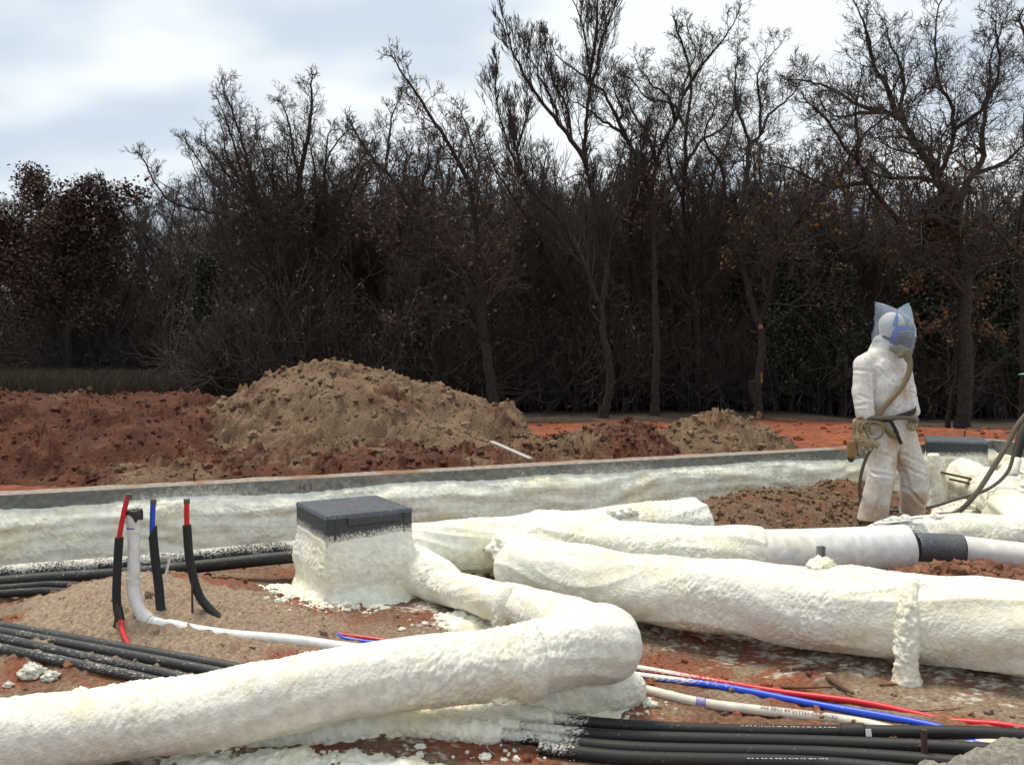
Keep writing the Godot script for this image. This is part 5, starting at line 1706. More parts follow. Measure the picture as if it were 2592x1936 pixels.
# pulls in the coverall seen from the front: x, y to x, y, width, depth
const CREASES := [[-0.283, 1.332, -0.124, 1.307, 0.012, 0.008], [-0.14, 1.33, -0.15, 1.08, 0.012, 0.01], [-0.124, 1.34, 0.003, 1.227, 0.013, 0.012], [0.074, 1.243, 0.19, 1.29, 0.012, 0.01], [0.14, 1.28, 0.145, 1.03, 0.012, 0.01],
	[0.051, 1.02, 0.15, 1.18, 0.012, 0.012], [0.003, 1.036, 0.09, 1.17, 0.012, 0.01], [-0.06, 1.03, 0.0, 1.12, 0.012, 0.009], [0.1, 1.36, 0.15, 1.21, 0.009, 0.008], [-0.05, 1.39, 0.06, 1.3, 0.012, 0.008],
	[0.074, 0.75, -0.03, 0.82, 0.014, 0.012], [0.085, 0.73, 0.22, 0.8, 0.014, 0.012], [0.08, 0.74, 0.085, 0.45, 0.014, 0.016], [-0.15, 0.52, -0.01, 0.496, 0.012, 0.011], [-0.086, 0.47, -0.14, 0.2, 0.012, 0.01],
	[0.11, 0.66, 0.27, 0.58, 0.013, 0.013], [0.14, 0.55, 0.3, 0.48, 0.013, 0.013], [0.1, 0.6, 0.19, 0.36, 0.013, 0.011], [0.16, 0.38, 0.31, 0.24, 0.013, 0.012], [-0.27, 1.13, -0.19, 1.1, 0.011, 0.009], [-0.29, 1.05, -0.2, 1.07, 0.011, 0.007], [-0.11, 0.68, 0.0, 0.63, 0.012, 0.008], [0.19, 1.15, 0.26, 1.12, 0.011, 0.008], [0.0, 0.86, 0.12, 0.9, 0.012, 0.009]]

func shell(c: Vector3, rad: Vector3, bs: Basis, lon0: float, lon1: float, lat0: float, lat1: float, n := 14, ragged := 0.0) -> ArrayMesh:
	# a piece of an ellipsoid; longitude 0 and latitude 0 look along bs.z
	var b := MB.new()
	var P := PackedVector3Array(); var C := PackedColorArray()
	for i in n:
		for j in n:
			var lo := lerpf(lon0, lon1, float(i) / (n - 1))
			var la := lerpf(lat0, lat1, float(j) / (n - 1)) + ragged * sin(lo * 9.0)
			P.append(c + bs * (Vector3(sin(lo) * cos(la), sin(la), cos(lo) * cos(la)) * rad))
	grid_into(b, P, C, n, n, false, 1.0)
	return b.mesh()

func build_worker() -> void:
	var foot := on_floor(3.0, -7.0)
	var lift := Vector3(0, foot.y - 0.045, 0)
	var t := thing("person", Vector3(3.0, foot.y, -7.0), "person in a stained white hooded coverall with a clear bag over the mask", "person")
	var off := Vector3(0, -0.045, 0)
	var B := [
		# loose coat: chest, blouse over the belt, skirt of the coverall
		[V(-0.08, 1.33, 0.06), V(0.07, 1.34, -0.04), 0.115, 0.11], [V(-0.035, 1.2, 0.07), V(0.03, 1.2, 0.03), 0.135, 0.13],
		[V(-0.03, 1.1, 0.06), V(0.03, 1.08, 0.03), 0.135, 0.135], [V(-0.01, 1.0, 0.04), V(0.05, 1.0, 0.02), 0.135, 0.14], [V(-0.02, 0.88, 0.03), V(0.11, 0.88, -0.01), 0.15, 0.145],
		# shoulders, neck, hood
		[V(-0.2, 1.375, 0.09), V(0.0, 1.44, 0.0), 0.075, 0.095], [V(0.0, 1.44, 0.0), V(0.165, 1.39, -0.08), 0.095, 0.075],
		[V(-0.02, 1.4, 0.0), V(0.03, 1.53, 0.02), 0.11, 0.088], [V(-0.05, 1.45, -0.03), V(-0.03, 1.55, -0.02), 0.075, 0.055],
		[V(0.045, 1.6, 0.02), V(0.05, 1.69, 0.015), 0.085, 0.1], [V(0.05, 1.61, 0.02), V(0.06, 1.57, 0.03), 0.07, 0.06],
		# right arm straight down in a wide sleeve, left arm hanging with the hand on the tube
		[V(-0.2, 1.36, 0.09), V(-0.222, 1.16, 0.13), 0.075, 0.072], [V(-0.222, 1.16, 0.13), V(-0.22, 0.985, 0.18), 0.074, 0.074],
		[V(0.165, 1.37, -0.06), V(0.2, 1.17, -0.04), 0.07, 0.066], [V(0.2, 1.17, -0.04), V(0.212, 0.995, 0.04), 0.066, 0.06],
		# trouser legs, wide to the cuff: the near one planted, the other stepping out with a bent knee
		[V(-0.04, 0.84, 0.05), V(-0.065, 0.47, 0.12), 0.124, 0.106], [V(-0.065, 0.47, 0.12), V(-0.13, 0.14, 0.11), 0.106, 0.112],
		[V(0.13, 0.84, -0.03), V(0.25, 0.48, 0.02), 0.126, 0.108], [V(0.25, 0.48, 0.02), V(0.275, 0.16, -0.07), 0.108, 0.1],
		[V(0.275, 0.4, 0.02), V(0.305, 0.31, -0.01), 0.085, 0.078], [V(0.04, 0.78, 0.05), V(0.03, 0.74, 0.05), 0.11, 0.08]]
	var b := MB.new()
	skin_into(b, B, 0.0085, 0.018, 1, 1)
	for k in b.v.size():   # trouser cuffs cut off level
		if b.v[k].y < 0.15: b.v[k].y = 0.15 - (0.15 - b.v[k].y) * 0.08 + b.v[k].x * 0.05
	var dn := V(0.02, -0.95, 0.3).normalized()
	skin_into(b, hand_bones(V(-0.215, 0.955, 0.165), dn, V(0.3, 0.25, 0.9).normalized(), V(-0.8, 0.1, 0.55).normalized(), 0.85), 0.0055, 0.008, 2, 0)
	skin_into(b, hand_bones(V(0.214, 0.975, 0.05), V(-0.25, -0.6, 0.75).normalized(), V(-0.6, -0.75, -0.1).normalized(), V(-0.75, 0.6, 0.3).normalized(), 0.8), 0.0055, 0.008, 2, 0)
	part(t, "body", b.mesh(), M.suit, off)
	# boots
	for q in [[V(-0.135, 0.15, 0.08), V(-0.14, 0.075, 0.08), V(-0.03, 0.05, 0.22)], [V(0.27, 0.17, -0.06), V(0.265, 0.08, -0.07), V(0.375, 0.055, 0.04)]]:
		b = MB.new()
		var dirv: Vector3 = (q[2] - q[1]) * Vector3(1, 0, 1)
		var sv := Vector3(-dirv.z, 0, dirv.x).normalized() * 0.022
		skin_into(b, [[q[0], q[1], 0.06, 0.055], [q[1] + sv, q[2] + sv, 0.045, 0.036], [q[1] - sv, q[2] - sv, 0.045, 0.036], [V(q[1].x, 0.035, q[1].z), V(q[2].x, 0.03, q[2].z), 0.042, 0.034]], 0.008, 0.03, 0, 0)
		for k in b.v.size(): b.v[k].y = maxf(b.v[k].y, 0.004)
		part(t, "boot", b.mesh(), M.boot, off)
	# full-face respirator: blue harness, visor, corrugated hose
	var hc := V(0.05, 1.672, 0.02)
	var fb := Basis.looking_at(-V(0.5, -0.3, 0.78), Vector3.UP)
	var r := t
	var mc := V(0.066, 1.605, 0.03)
	part(r, "harness_strap", shell(hc, V(0.106, 0.122, 0.11), fb, -1.0, -0.62, 0.2, 1.5, 10), M.maskblue, off)
	part(r, "harness_strap", shell(mc, V(0.107, 0.115, 0.11), fb, -1.9, -0.9, -0.35, -0.1, 10), M.strap, off)
	part(r, "mask_frame", shell(mc, V(0.114, 0.132, 0.12), fb, -1.1, 0.95, 0.3, 0.8, 14, 0.05), M.maskblue, off)
	part(r, "mask_frame", shell(mc, V(0.112, 0.13, 0.118), fb, -1.2, -0.72, -0.5, 0.4, 10), M.maskblue, off)
	part(r, "visor", shell(mc, V(0.12, 0.14, 0.128), fb, -0.8, 0.85, -0.72, 0.4, 16), M.visor, off)
	part(r, "visor_rim", pipe([mc + fb * V(-0.088, 0.05, 0.09), mc + fb * V(-0.045, 0.062, 0.115), mc + fb * V(0.045, 0.062, 0.115), mc + fb * V(0.088, 0.05, 0.09)], 0.006, 8), M.hose, off)
	b = MB.new()
	skin_into(b, [[V(0.07, 1.5, 0.13), V(0.1, 1.47, 0.15), 0.03, 0.032], [V(0.04, 1.49, 0.12), V(0.015, 1.5, 0.11), 0.028, 0.026], [V(0.09, 1.465, 0.15), V(0.06, 1.44, 0.16), 0.03, 0.022], [V(0.105, 1.47, 0.155), V(0.118, 1.41, 0.17), 0.034, 0.027]], 0.007, 0.015, 0, 0)
	part(r, "air_coupling", b.mesh(), M.hose, off)
	part(r, "breathing_hose", ribbed([V(0.122, 1.44, 0.17), V(0.118, 1.36, 0.2), V(0.085, 1.27, 0.225), V(0.02, 1.17, 0.235), V(-0.055, 1.08, 0.225), V(-0.12, 0.995, 0.22), V(-0.15, 0.94, 0.215)], 0.02), M.hose, off)
	part(r, "breathing_hose", ribbed([V(-0.15, 0.94, 0.21), V(-0.1, 0.9, 0.23), V(-0.06, 0.855, 0.225), V(-0.01, 0.82, 0.2), V(0.03, 0.845, 0.19)], 0.02), M.hose, off)
	part(r, "belt", belt_mesh(0.965, 0.03, 0.2, 0.2, 0.09), M.strap, off)
	part(r, "belt_strap", pipe([V(-0.05, 0.95, 0.215), V(-0.005, 0.88, 0.215), V(0.035, 0.8, 0.2), V(0.06, 0.75, 0.19)], 0.014, 8), M.strap, off)
	part(r, "waist_tube", pipe([V(-0.27, 0.95, 0.19), V(-0.2, 0.955, 0.235), V(-0.1, 0.955, 0.245), V(0.04, 0.958, 0.235), V(0.15, 0.945, 0.19), V(0.205, 0.925, 0.13), V(0.25, 0.93, 0.04)], 0.017, 12), M.greyhose, off)
	# clear bag pulled over head and mask: gathered at the neck, flat seam with two corners on top
	part(r, "clear_bag", bag_mesh(), M.bag, off)
	# spray gun in the right hand
	var w := t.position + off
	var gun := thing("spray_gun", w + V(-0.26, 0.75, 0.24), "foam-caked spray gun with ochre canister and hose ring at the worker's hand", "spray gun")
	var go := w - gun.position
	b = MB.new()
	skin_into(b, [[V(-0.31, 0.93, 0.22), V(-0.305, 0.78, 0.24), 0.022, 0.02], [V(-0.305, 0.8, 0.24), V(-0.2, 0.76, 0.25), 0.03, 0.034], [V(-0.2, 0.77, 0.25), V(-0.16, 0.74, 0.25), 0.034, 0.024], [V(-0.29, 0.78, 0.24), V(-0.285, 0.67, 0.24), 0.022, 0.02], [V(-0.24, 0.75, 0.25), V(-0.215, 0.71, 0.25), 0.025, 0.02], [V(-0.305, 0.9, 0.22), V(-0.22, 0.94, 0.2), 0.018, 0.02]], 0.008, 0.02, 2, 2)
	part(gun, "gun_body", b.mesh(), M.suit, go)
	b = MB.new()
	lathe_into(b, [[0.0, 0.645], [0.026, 0.645], [0.031, 0.652], [0.033, 0.66], [0.033, 0.765], [0.031, 0.775], [0.026, 0.778], [0.026, 0.766], [0.0, 0.766]], V(-0.352, 0.0, 0.24), 22)
	part(gun, "canister", b.mesh(), M.ochre, go)
	b = MB.new()
	lathe_into(b, [[0.0, 0.61], [0.012, 0.61], [0.026, 0.63], [0.026, 0.646], [0.0, 0.646]], V(-0.352, 0.0, 0.24), 16)
	part(gun, "canister_nozzle", b.mesh(), M.rust, go)
	var ring := []
	for k in 25:
		var a := TAU * k / 24.0
		ring.append(V(-0.181 + cos(a) * 0.066, 0.86 + sin(a) * 0.066, 0.262 + cos(a) * 0.012))
	part(gun, "hose_ring", pipe(ring, 0.0085, 10, 0.015), M.hose, go)
	part(gun, "feed_line", pipe([V(-0.22, 0.94, 0.22), V(-0.29, 0.96, 0.23), V(-0.325, 0.9, 0.235), V(-0.325, 0.8, 0.24), V(-0.315, 0.7, 0.24)], 0.0085, 10), M.hose, go)
	part(gun, "feed_line", pipe([V(-0.19, 0.93, 0.25), V(-0.26, 0.92, 0.26), V(-0.285, 0.86, 0.26), V(-0.28, 0.76, 0.255)], 0.0075, 10), M.hose, go)
	# spray hose: from gun to the ground, past the legs, up to the helper
	var h := [w + V(-0.19, 0.73, 0.25), w + V(-0.22, 0.63, 0.2), w + V(-0.241, 0.492, 0.16), w + V(-0.223, 0.36, 0.1), w + V(-0.17, 0.24, 0.0), w + V(-0.08, 0.14, -0.16), w + V(0.12, 0.12, -0.28), Vector3(3.4, 0.2, -7.1), Vector3(3.6, 0.29, -7.0), Vector3(3.78, 0.385, -6.88), Vector3(3.905, 0.53, -6.82), Vector3(3.945, 0.72, -6.79), Vector3(3.985, 0.88, -6.78), Vector3(4.1, 1.0, -6.82)]
	for k in range(6, 9): h[k].y = maxf(h[k].y, floor_h(h[k].x, -h[k].z) + 0.02)
	solo("spray_hose", pipe(h, 0.0135, 12, 0.03), M.greyhose, Vector3.ZERO, "thin grey-brown hose from the spray gun looping up to the helper", "hose")
	var h2 := [Vector3(3.0, floor_h(3.0, 7.25) + 0.03, -7.25), Vector3(3.25, floor_h(3.25, 7.05) + 0.03, -7.05), Vector3(3.4, 0.16, -6.95), Vector3(3.54, 0.2, -6.88), Vector3(3.66, 0.36, -6.82), Vector3(3.8, 0.6, -6.8), Vector3(3.9, 0.77, -6.8), Vector3(3.965, 0.9, -6.8), Vector3(4.08, 1.03, -6.82)]
	solo("spray_hose", pipe(h2, 0.02, 14, 0.03), M.greyhose, Vector3.ZERO, "thick grey-brown hose lying behind the worker's feet and rising to the helper", "hose")

func ribbed(pts: Array, r: float) -> ArrayMesh:
	var path := smooth_path(pts, 0.0035)
	var b := MB.new()
	var P := PackedVector3Array(); var C := PackedColorArray()
	var x := Vector3.ZERO
	var n := path.size()
	for k in n:
		var t := (path[mini(k + 1, n - 1)] - path[maxi(k - 1, 0)]).normalized()
		if k == 0: x = frame_of(t)[0]
		else: x = (x - t * x.dot(t)).normalized()
		var y := t.cross(x)
		var rr := r * (1.0 + 0.13 * sin(k * TAU / 4.0))
		for w in 16: P.append(path[k] + (x * cos(TAU * w / 16) + y * sin(TAU * w / 16)) * rr)
	grid_into(b, P, C, n, 16, true, 1.0)
	return b.mesh()

func belt_mesh(y: float, cx: float, rx: float, rz: float, tilt: float) -> ArrayMesh:
	var b := MB.new()
	var P := PackedVector3Array(); var C := PackedColorArray()
	for k in 49:
		var a := TAU * k / 48.0
		var c := V(cx + cos(a) * rx * 0.98, y + cos(a) * tilt * 0.6, 0.02 + sin(a) * rz)
		var o := V(cos(a), 0, sin(a)) * 0.008
		for q in [V(0, -0.02, 0), V(0, -0.02, 0) + o, V(0, 0.02, 0) + o, V(0, 0.02, 0)]: P.append(c + q)
	grid_into(b, P, C, 49, 4, true, 1.0)
	return b.mesh()

func bag_mesh() -> ArrayMesh:
	var b := MB.new()
	var P := PackedVector3Array(); var C := PackedColorArray()
	var n := 40
	# rings: centre, half width along the seam direction, half depth
	var seam := V(0.94, 0, -0.34)
	var deep := V(0.34, 0, 0.94)
	var rings := [[V(0.035, 1.485, 0.05), 0.11, 0.1], [V(0.045, 1.53, 0.055), 0.128, 0.135], [V(0.052, 1.6, 0.055), 0.143, 0.165], [V(0.057, 1.68, 0.05), 0.15, 0.155], [V(0.056, 1.75, 0.035), 0.155, 0.12], [V(0.053, 1.8, 0.028), 0.163, 0.075], [V(0.05, 1.835, 0.024), 0.17, 0.035], [V(0.05, 1.85, 0.022), 0.172, 0.004]]
	var fine := []
	for i in rings.size() - 1:
		for e in 3:
			var f := e / 3.0
			fine.append([(rings[i][0] as Vector3).lerp(rings[i + 1][0], f), lerpf(rings[i][1], rings[i + 1][1], f), lerpf(rings[i][2], rings[i + 1][2], f), i + f])
	fine.append([rings[7][0], rings[7][1], rings[7][2], 7.0])
	n = 72
	for fi in fine.size():
		var q: Array = fine[fi]
		var i: float = q[3]
		for k in n:
			var a := TAU * k / n
			var cx := cos(a)
			var top := maxf(0.0, (i - 3.0) / 4.0)
			# the seam sags in the middle and peaks at the corners
			var up := top * (0.02 * absf(cx) * absf(cx) - 0.035 * exp(-pow((cx - 0.22) * 2.6, 2.0)))
			var tilt := V(0.5, 0, 0) * 0.0
			var p: Vector3 = q[0] + seam * cx * q[1] + deep * sin(a) * q[2] + V(0, up, 0) + tilt
			if i < 3.0: p += V(0.03, -0.035, 0.03) * (sin(a) * 0.6 + cx * 0.4) * (3.0 - i) / 2.0
			var d: Vector3 = (p - q[0]).normalized()
			p += d * (nlo.get_noise_3dv(p * 7.0) * 0.008 + (1.0 - absf(nlo.get_noise_3d(p.x * 7.0, p.y * 5.0, p.z * 7.0)) * 2.0) * 0.008) * (1.0 if i < 6.0 else 0.3)
			P.append(p)
	grid_into(b, P, C, fine.size(), n, true, -1.0)
	return b.mesh()

func helper_tone(p: Vector3) -> Color:
	if p.y > 1.07 and p.x < 0.26 and p.y < 1.42 and p.z < 0.16: return Color(0.42, 0.24, 0.17)
	return Color(0.08, 0.09, 0.11).lerp(Color(0.12, 0.12, 0.13), clampf(nlo.get_noise_3dv(p * 8.0) + 0.4, 0.0, 1.0))

func build_helper() -> void:
	# second person, almost wholly beyond the edge of the picture, stooping to hold the hoses
	var f := on_floor(4.35, -6.85)
	var t := thing("person", Vector3(3.955, f.y, -6.8), "stooping person in a teal cap and dark clothes holding up the hoses", "person")
	var off := Vector3(0, -f.y, 0)
	var y0 := f.y
	var b := MB.new()
	skin_into(b, [
		[V(0.55, 0.75, -0.05), V(0.45, 1.0, -0.03), 0.15, 0.15], [V(0.45, 1.0, -0.03), V(0.33, 1.15, 0.0), 0.15, 0.14], [V(0.3, 1.13, 0.14), V(0.3, 1.13, -0.14), 0.075, 0.075],
		[V(0.3, 1.2, 0.0), V(0.24, 1.25, 0.0), 0.06, 0.055],
		[V(0.205, 1.27, 0.0), V(0.2, 1.33, 0.0), 0.085, 0.095], [V(0.14, 1.24, 0.0), V(0.17, 1.2, 0.0), 0.05, 0.05], [V(0.11, 1.275, 0.0), V(0.098, 1.255, 0.0), 0.016, 0.018],
		[V(0.205, 1.28, 0.088), V(0.205, 1.25, 0.086), 0.018, 0.014], [V(0.205, 1.28, -0.088), V(0.205, 1.25, -0.086), 0.018, 0.014],
		[V(0.3, 1.12, 0.16), V(0.38, 0.93, 0.2), 0.065, 0.055], [V(0.38, 0.93, 0.2), V(0.25, 1.0, 0.04), 0.052, 0.04],
		[V(0.3, 1.12, -0.15), V(0.4, 0.94, -0.2), 0.065, 0.055], [V(0.4, 0.94, -0.2), V(0.26, 1.02, -0.06), 0.052, 0.04],
		[V(0.53, 0.76, 0.09), V(0.43, 0.45, 0.12), 0.1, 0.08], [V(0.43, 0.45, 0.12), V(0.5, y0 + 0.1, 0.12), 0.078, 0.055],
		[V(0.55, 0.76, -0.1), V(0.5, 0.44, -0.14), 0.1, 0.08], [V(0.5, 0.44, -0.14), V(0.6, y0 + 0.1, -0.14), 0.078, 0.055]], 0.016, 0.04, 3, 0)
	skin_into(b, hand_bones(V(0.25, 1.0, 0.04), V(-0.9, 0.1, -0.2).normalized(), V(-0.1, -0.9, 0.2).normalized(), V(0.0, 0.3, -0.9).normalized(), 0.8), 0.0065, 0.008, 4, 0)
	skin_into(b, hand_bones(V(0.26, 1.02, -0.06), V(-0.9, 0.1, 0.2).normalized(), V(-0.1, -0.9, 0.0).normalized(), V(0.0, 0.3, 0.9).normalized(), 0.8), 0.0065, 0.008, 4, 0)
	part(t, "body", b.mesh(), M.skin, off)
	for q in [[0.5, 0.12], [0.6, -0.14]]:
		b = MB.new()
		skin_into(b, [[V(q[0] + 0.02, y0 + 0.05, q[1]), V(q[0] - 0.14, y0 + 0.04, q[1]), 0.05, 0.04], [V(q[0], y0 + 0.1, q[1]), V(q[0], y0 + 0.05, q[1]), 0.055, 0.05]], 0.01, 0.03, 0, 0)
		for k in b.v.size(): b.v[k].y = maxf(b.v[k].y, y0 + 0.002)
		part(t, "boot", b.mesh(), M.boot, off)
	var teal := mat(Color(0.12, 0.3, 0.33), 0.8)
	var hb := Basis(V(0, 0, 1), V(-0.25, 0.97, 0).normalized(), V(-0.97, -0.25, 0).normalized())
	part(t, "cap", shell(V(0.2, 1.33, 0.0), V(0.104, 0.115, 0.112), hb, -PI, PI, 0.02, PI / 2, 22), teal, off)
	b = MB.new()
	var P := PackedVector3Array(); var C := PackedColorArray()
	for e in [0.0, -0.006]:
		for i in 14:
			for j in 8:
				var a := lerpf(-1.0, 1.0, i / 13.0)
				var rr := lerpf(0.1, 0.175, j / 7.0)
				P.append(V(0.2, 1.335, 0) + hb * V(sin(a) * rr * 0.85, 0.012 - 0.02 * a * a + e, cos(a) * rr))
	grid_into(b, P.slice(0, 112), C, 14, 8, false, 1.0)
	grid_into(b, P.slice(112), C, 14, 8, false, -1.0)
	part(t, "cap_brim", b.mesh(), teal, off)

# ------------------------------------------------------------------ the wood
func build_wood() -> void:
	gnarl = 0.36; rise = 0.1; max_level = 4
	var specs := [
		["oak_tree", X_OAK_A, Vector3(-5.246, 0, -22.0), 0.15, 1.8, 1.05, "wide bare oak with a dense rounded crown rising behind the big tan pile"],
		["oak_tree", X_OAK_B, Vector3(-0.311, 0, -18.0), 0.16, 2.9, 0.95, "bare oak whose leaning trunk curves away at the right foot of the big pile"],
		["oak_tree", X_OAK_C, Vector3(3.074, 0, -18.6), 0.145, 3.3, 1.0, "straight-trunked bare oak standing behind the small red and tan pile"],
		["oak_tree", X_OAK_D, Vector3(4.403, 0, -20.5), 0.16, 2.6, 1.0, "slim bare oak set back behind the peaked tan pile"],
		["oak_tree", X_OAK_E, Vector3(5.114, 0, -18.0), 0.145, 3.0, 1.0, "forked bare oak with orange scars down its trunk"],
		["oak_tree", X_OAK_F, Vector3(8.829, 0, -17.0), 0.125, 2.6, 1.1, "largest bare oak with thick spreading limbs behind the worker"],
		["oak_sapling", X_SAP, Vector3(8.65, 0, -17.2), 0.3, 1.4, 0.55, "slender crooked oak sapling holding clumps of tan dead leaves"],
		["oak_tree", X_LEAFY, Vector3(-16.244, 0, -32.0), 0.32, 1.6, 1.3, "round oak still thick with red-brown leaves beyond the dry grass"],
		["oak_tree", X_EDGE, Vector3(11.195, 0, -19.0), 0.3, 3.0, 1.0, "tall bare oak to the right of the spreading oak at the corner"]]
	for s in specs:
		max_level = 3 if s[0] == "oak_sapling" else 4
		var p: Vector3 = s[2]
		p.y = ground_h(p.x, -p.z) - 0.02
		var t := plant_tree(s[0], p, make_limbs(s[1], s[3], s[4], s[5]), s[6])
		var brown := [Color(0.07, 0.035, 0.024), Color(0.085, 0.042, 0.026), Color(0.055, 0.034, 0.024)]
		var gold := [Color(0.21, 0.12, 0.05), Color(0.15, 0.08, 0.036), Color(0.1, 0.05, 0.026)]
		if s[1] == X_LEAFY: t.scale = Vector3(1.1, 0.93, 1.1)
		if s[1] == X_LEAFY: part(t, "dead_leaves", leaves_mesh(22000, 0.13, brown, 0.4), M.leaf)
		elif s[0] == "oak_sapling": part(t, "dead_leaves", leaves_mesh(800, 0.085, gold, 0.12, 1.2, 4.2), M.leaf)
		elif s[1] == X_OAK_F: part(t, "dead_leaves", leaves_mesh(480, 0.09, gold, 0.2, 2.0, 5.2), M.leaf)
		elif s[1] == X_OAK_C: part(t, "dead_leaves", leaves_mesh(360, 0.09, gold, 0.2, 1.5, 5.5), M.leaf)
		elif s[1] == X_OAK_E: part(t, "dead_leaves", leaves_mesh(300, 0.08, gold, 0.18, 1.5, 4.5), M.leaf)
		elif s[1] == X_OAK_B: part(t, "dead_leaves", leaves_mesh(900, 0.1, brown, 0.25, 1.5, 5.2), M.leaf)
		elif s[1] == X_OAK_A: part(t, "dead_leaves", leaves_mesh(300, 0.09, brown, 0.25, 1.5, 4.5), M.leaf)
		if s[1] == X_OAK_E:
			for q in [[0.02, 1.9, 0.05, 0.09], [0.06, 1.38, 0.05, 0.12], [0.02, 0.85, 0.05, 0.24], [0.0, 0.05, 0.06, 0.2]]:
				part(t, "bark_scar", foam_blob(Vector3(q[0] - 0.02, q[1], 0.115), Vector3(q[2], q[3] * 0.6, 0.04), q[1]), M.scar)
			part(t, "cut_limb", pipe([Vector3(-0.05, 0.35, 0.02), Vector3(-0.15, 0.62, 0.06), Vector3(-0.16, 0.8, 0.08)], 0.09, 10, 0.1, 0.06), M.bark)
	gnarl = 0.14; rise = 0.2; max_level = 4
	var ap := Vector3(1.901, ground_h(1.901, 18.0) - 0.02, -18.0)
	plant_tree("ash_tree", ap, make_limbs(X_ASH_A, 0.14, 3.4, 1.0), "tall many-stemmed tree with fine straight twigs reaching above its neighbours")

	# trees deeper in: a few kinds, each copy set down on its own
	gnarl = 0.42; rise = 0.12; max_level = 4
	var kinds := []
	var names := ["slim bare tree crowded among others deep in the wood", "thin bare tree with a forked top deep in the wood", "short bushy bare tree deep in the wood", "bare tree with drooping lower twigs deep in the wood", "bare tree with a broad twiggy crown deep in the wood"]
	var spots := []
	for row in [[21.6, 1.5], [23.0, 1.5], [24.5, 1.5], [26.6, 1.5], [29.0, 1.6], [31.5, 1.7], [34.5, 1.9], [38.0, 2.1], [42.0, 2.4], [46.0, 3.0]]:
		var x: float = -0.68 * row[0]
		while x < 0.68 * row[0]:
			var p := Vector3(x + rng.randf_range(-0.7, 0.7), 0, -(row[0] + rng.randf_range(-1.3, 1.3)))
			x += row[1] * rng.randf_range(0.75, 1.25)
			if p.x < -7.0 and -p.z < 30.0 - (p.x + 12.0) * 0.6 : continue
			p.y = ground_h(p.x, -p.z) - 0.03
			spots.append(p)
	for k in 5:
		kinds.append(make_limbs(wild_limbs([5.6, 6.4, 4.4, 5.2, 6.0][k], [5, 6, 6, 7, 7][k]), 0.3, 0.9, 0.9))
	var protos := []
	for k in spots.size():
		var kind := rng.randi() % 5
		var far: float = -spots[k].z
		var sc := rng.randf_range(0.8, 1.08) * (1.0 + 0.018 * (far - 20.0))
		if protos.size() < 5:
			kind = protos.size()
			var t := plant_tree("bare_tree", spots[k], kinds[kind], names[kind], "bare trees deep in the wood")
			t.scale = Vector3(sc, sc, sc)
			protos.append(t)
		else:
			copy_of("bare_tree", protos[kind], spots[k], rng.randf() * TAU, sc, names[kind], "bare trees deep in the wood")
	# dark cedars among the trunks
	var cedar := cedar_meshes(3.4)
	var first: Node3D = null
	for q in [[-9.5, -27.0, 1.2], [-6.9, -24.5, 0.9], [-3.0, -24.0, 1.05], [-1.6, -22.0, 0.8], [0.4, -24.0, 1.1], [2.4, -22.5, 0.95], [4.1, -23.5, 1.15], [6.6, -20.5, 1.2], [6.2, -23.0, 1.3], [7.6, -20.0, 1.0], [10.2, -21.0, 1.5], [11.6, -20.5, 1.3], [13.5, -23.0, 1.5], [-12.0, -33.0, 1.4], [-19.0, -38.0, 1.4], [-15.0, -40.0, 1.3], [9.0, -24.5, 1.2], [-4.6, -28.0, 1.3]]:
		var p := Vector3(q[0], ground_h(q[0], -q[1]) - 0.03, q[1])
		if first == null:
			first = thing("cedar_tree", p, "dark evergreen cedar crowded between the bare trunks", "tree", "cedars among the bare trees")
			part(first, "trunk", cedar[0], M.bark)
			part(first, "crown", cedar[1], M.cedar)
			first.scale = Vector3.ONE * q[2]
		else: copy_of("cedar_tree", first, p, q[0], q[2], "dark evergreen cedar crowded between the bare trunks", "cedars among the bare trees")
	# undergrowth nobody could count
	var brush := brush_mesh()
	var bs := []
	for k in 2600:
		var d := 20.7 + 24.0 * pow(rng.randf(), 1.2)
		var x := rng.randf_range(-0.7, 0.7) * d
		if x < -7.0 and d < 31.0 - (x + 12.0) * 0.6: continue
		var s := rng.randf_range(0.8, 1.7) * (1.0 + (d - 19.0) * 0.025)
		bs.append([Transform3D(Basis(Vector3.UP, rng.randf() * TAU).scaled(Vector3(s, s * rng.randf_range(0.8, 1.25), s)), Vector3(x, ground_h(x, d), -d)), Color(1, 1, 1) * rng.randf_range(0.7, 1.2)])
	var holder := thing("undergrowth", Vector3.ZERO, "tangled dark undergrowth filling the wood between the trunks", "undergrowth")
	holder.set_meta("kind", "stuff")
	scatter(holder, "brush", bs, brush, M.leaf)
	var fs := []
	for k in 260:
		var d := rng.randf_range(46.0, 70.0)
		var x := rng.randf_range(-0.75, 0.75) * d
		var s := rng.randf_range(0.8, 1.2)
		fs.append([Transform3D(Basis(Vector3.UP, rng.randf() * TAU).scaled(Vector3(s * 1.4, s, s * 1.4)), Vector3(x, ground_h(x, d), -d)), Color(1, 1, 1)])
	holder = thing("far_wood", Vector3.ZERO, "far depth of the wood seen as one dark mass behind the trunks", "wood")
	holder.set_meta("kind", "stuff")
	scatter(holder, "far_trees", fs, kinds[2][1], M.twig)
	# dry grass at the left edge of the clearing
	var gb := MB.new()
	gb.colored = true
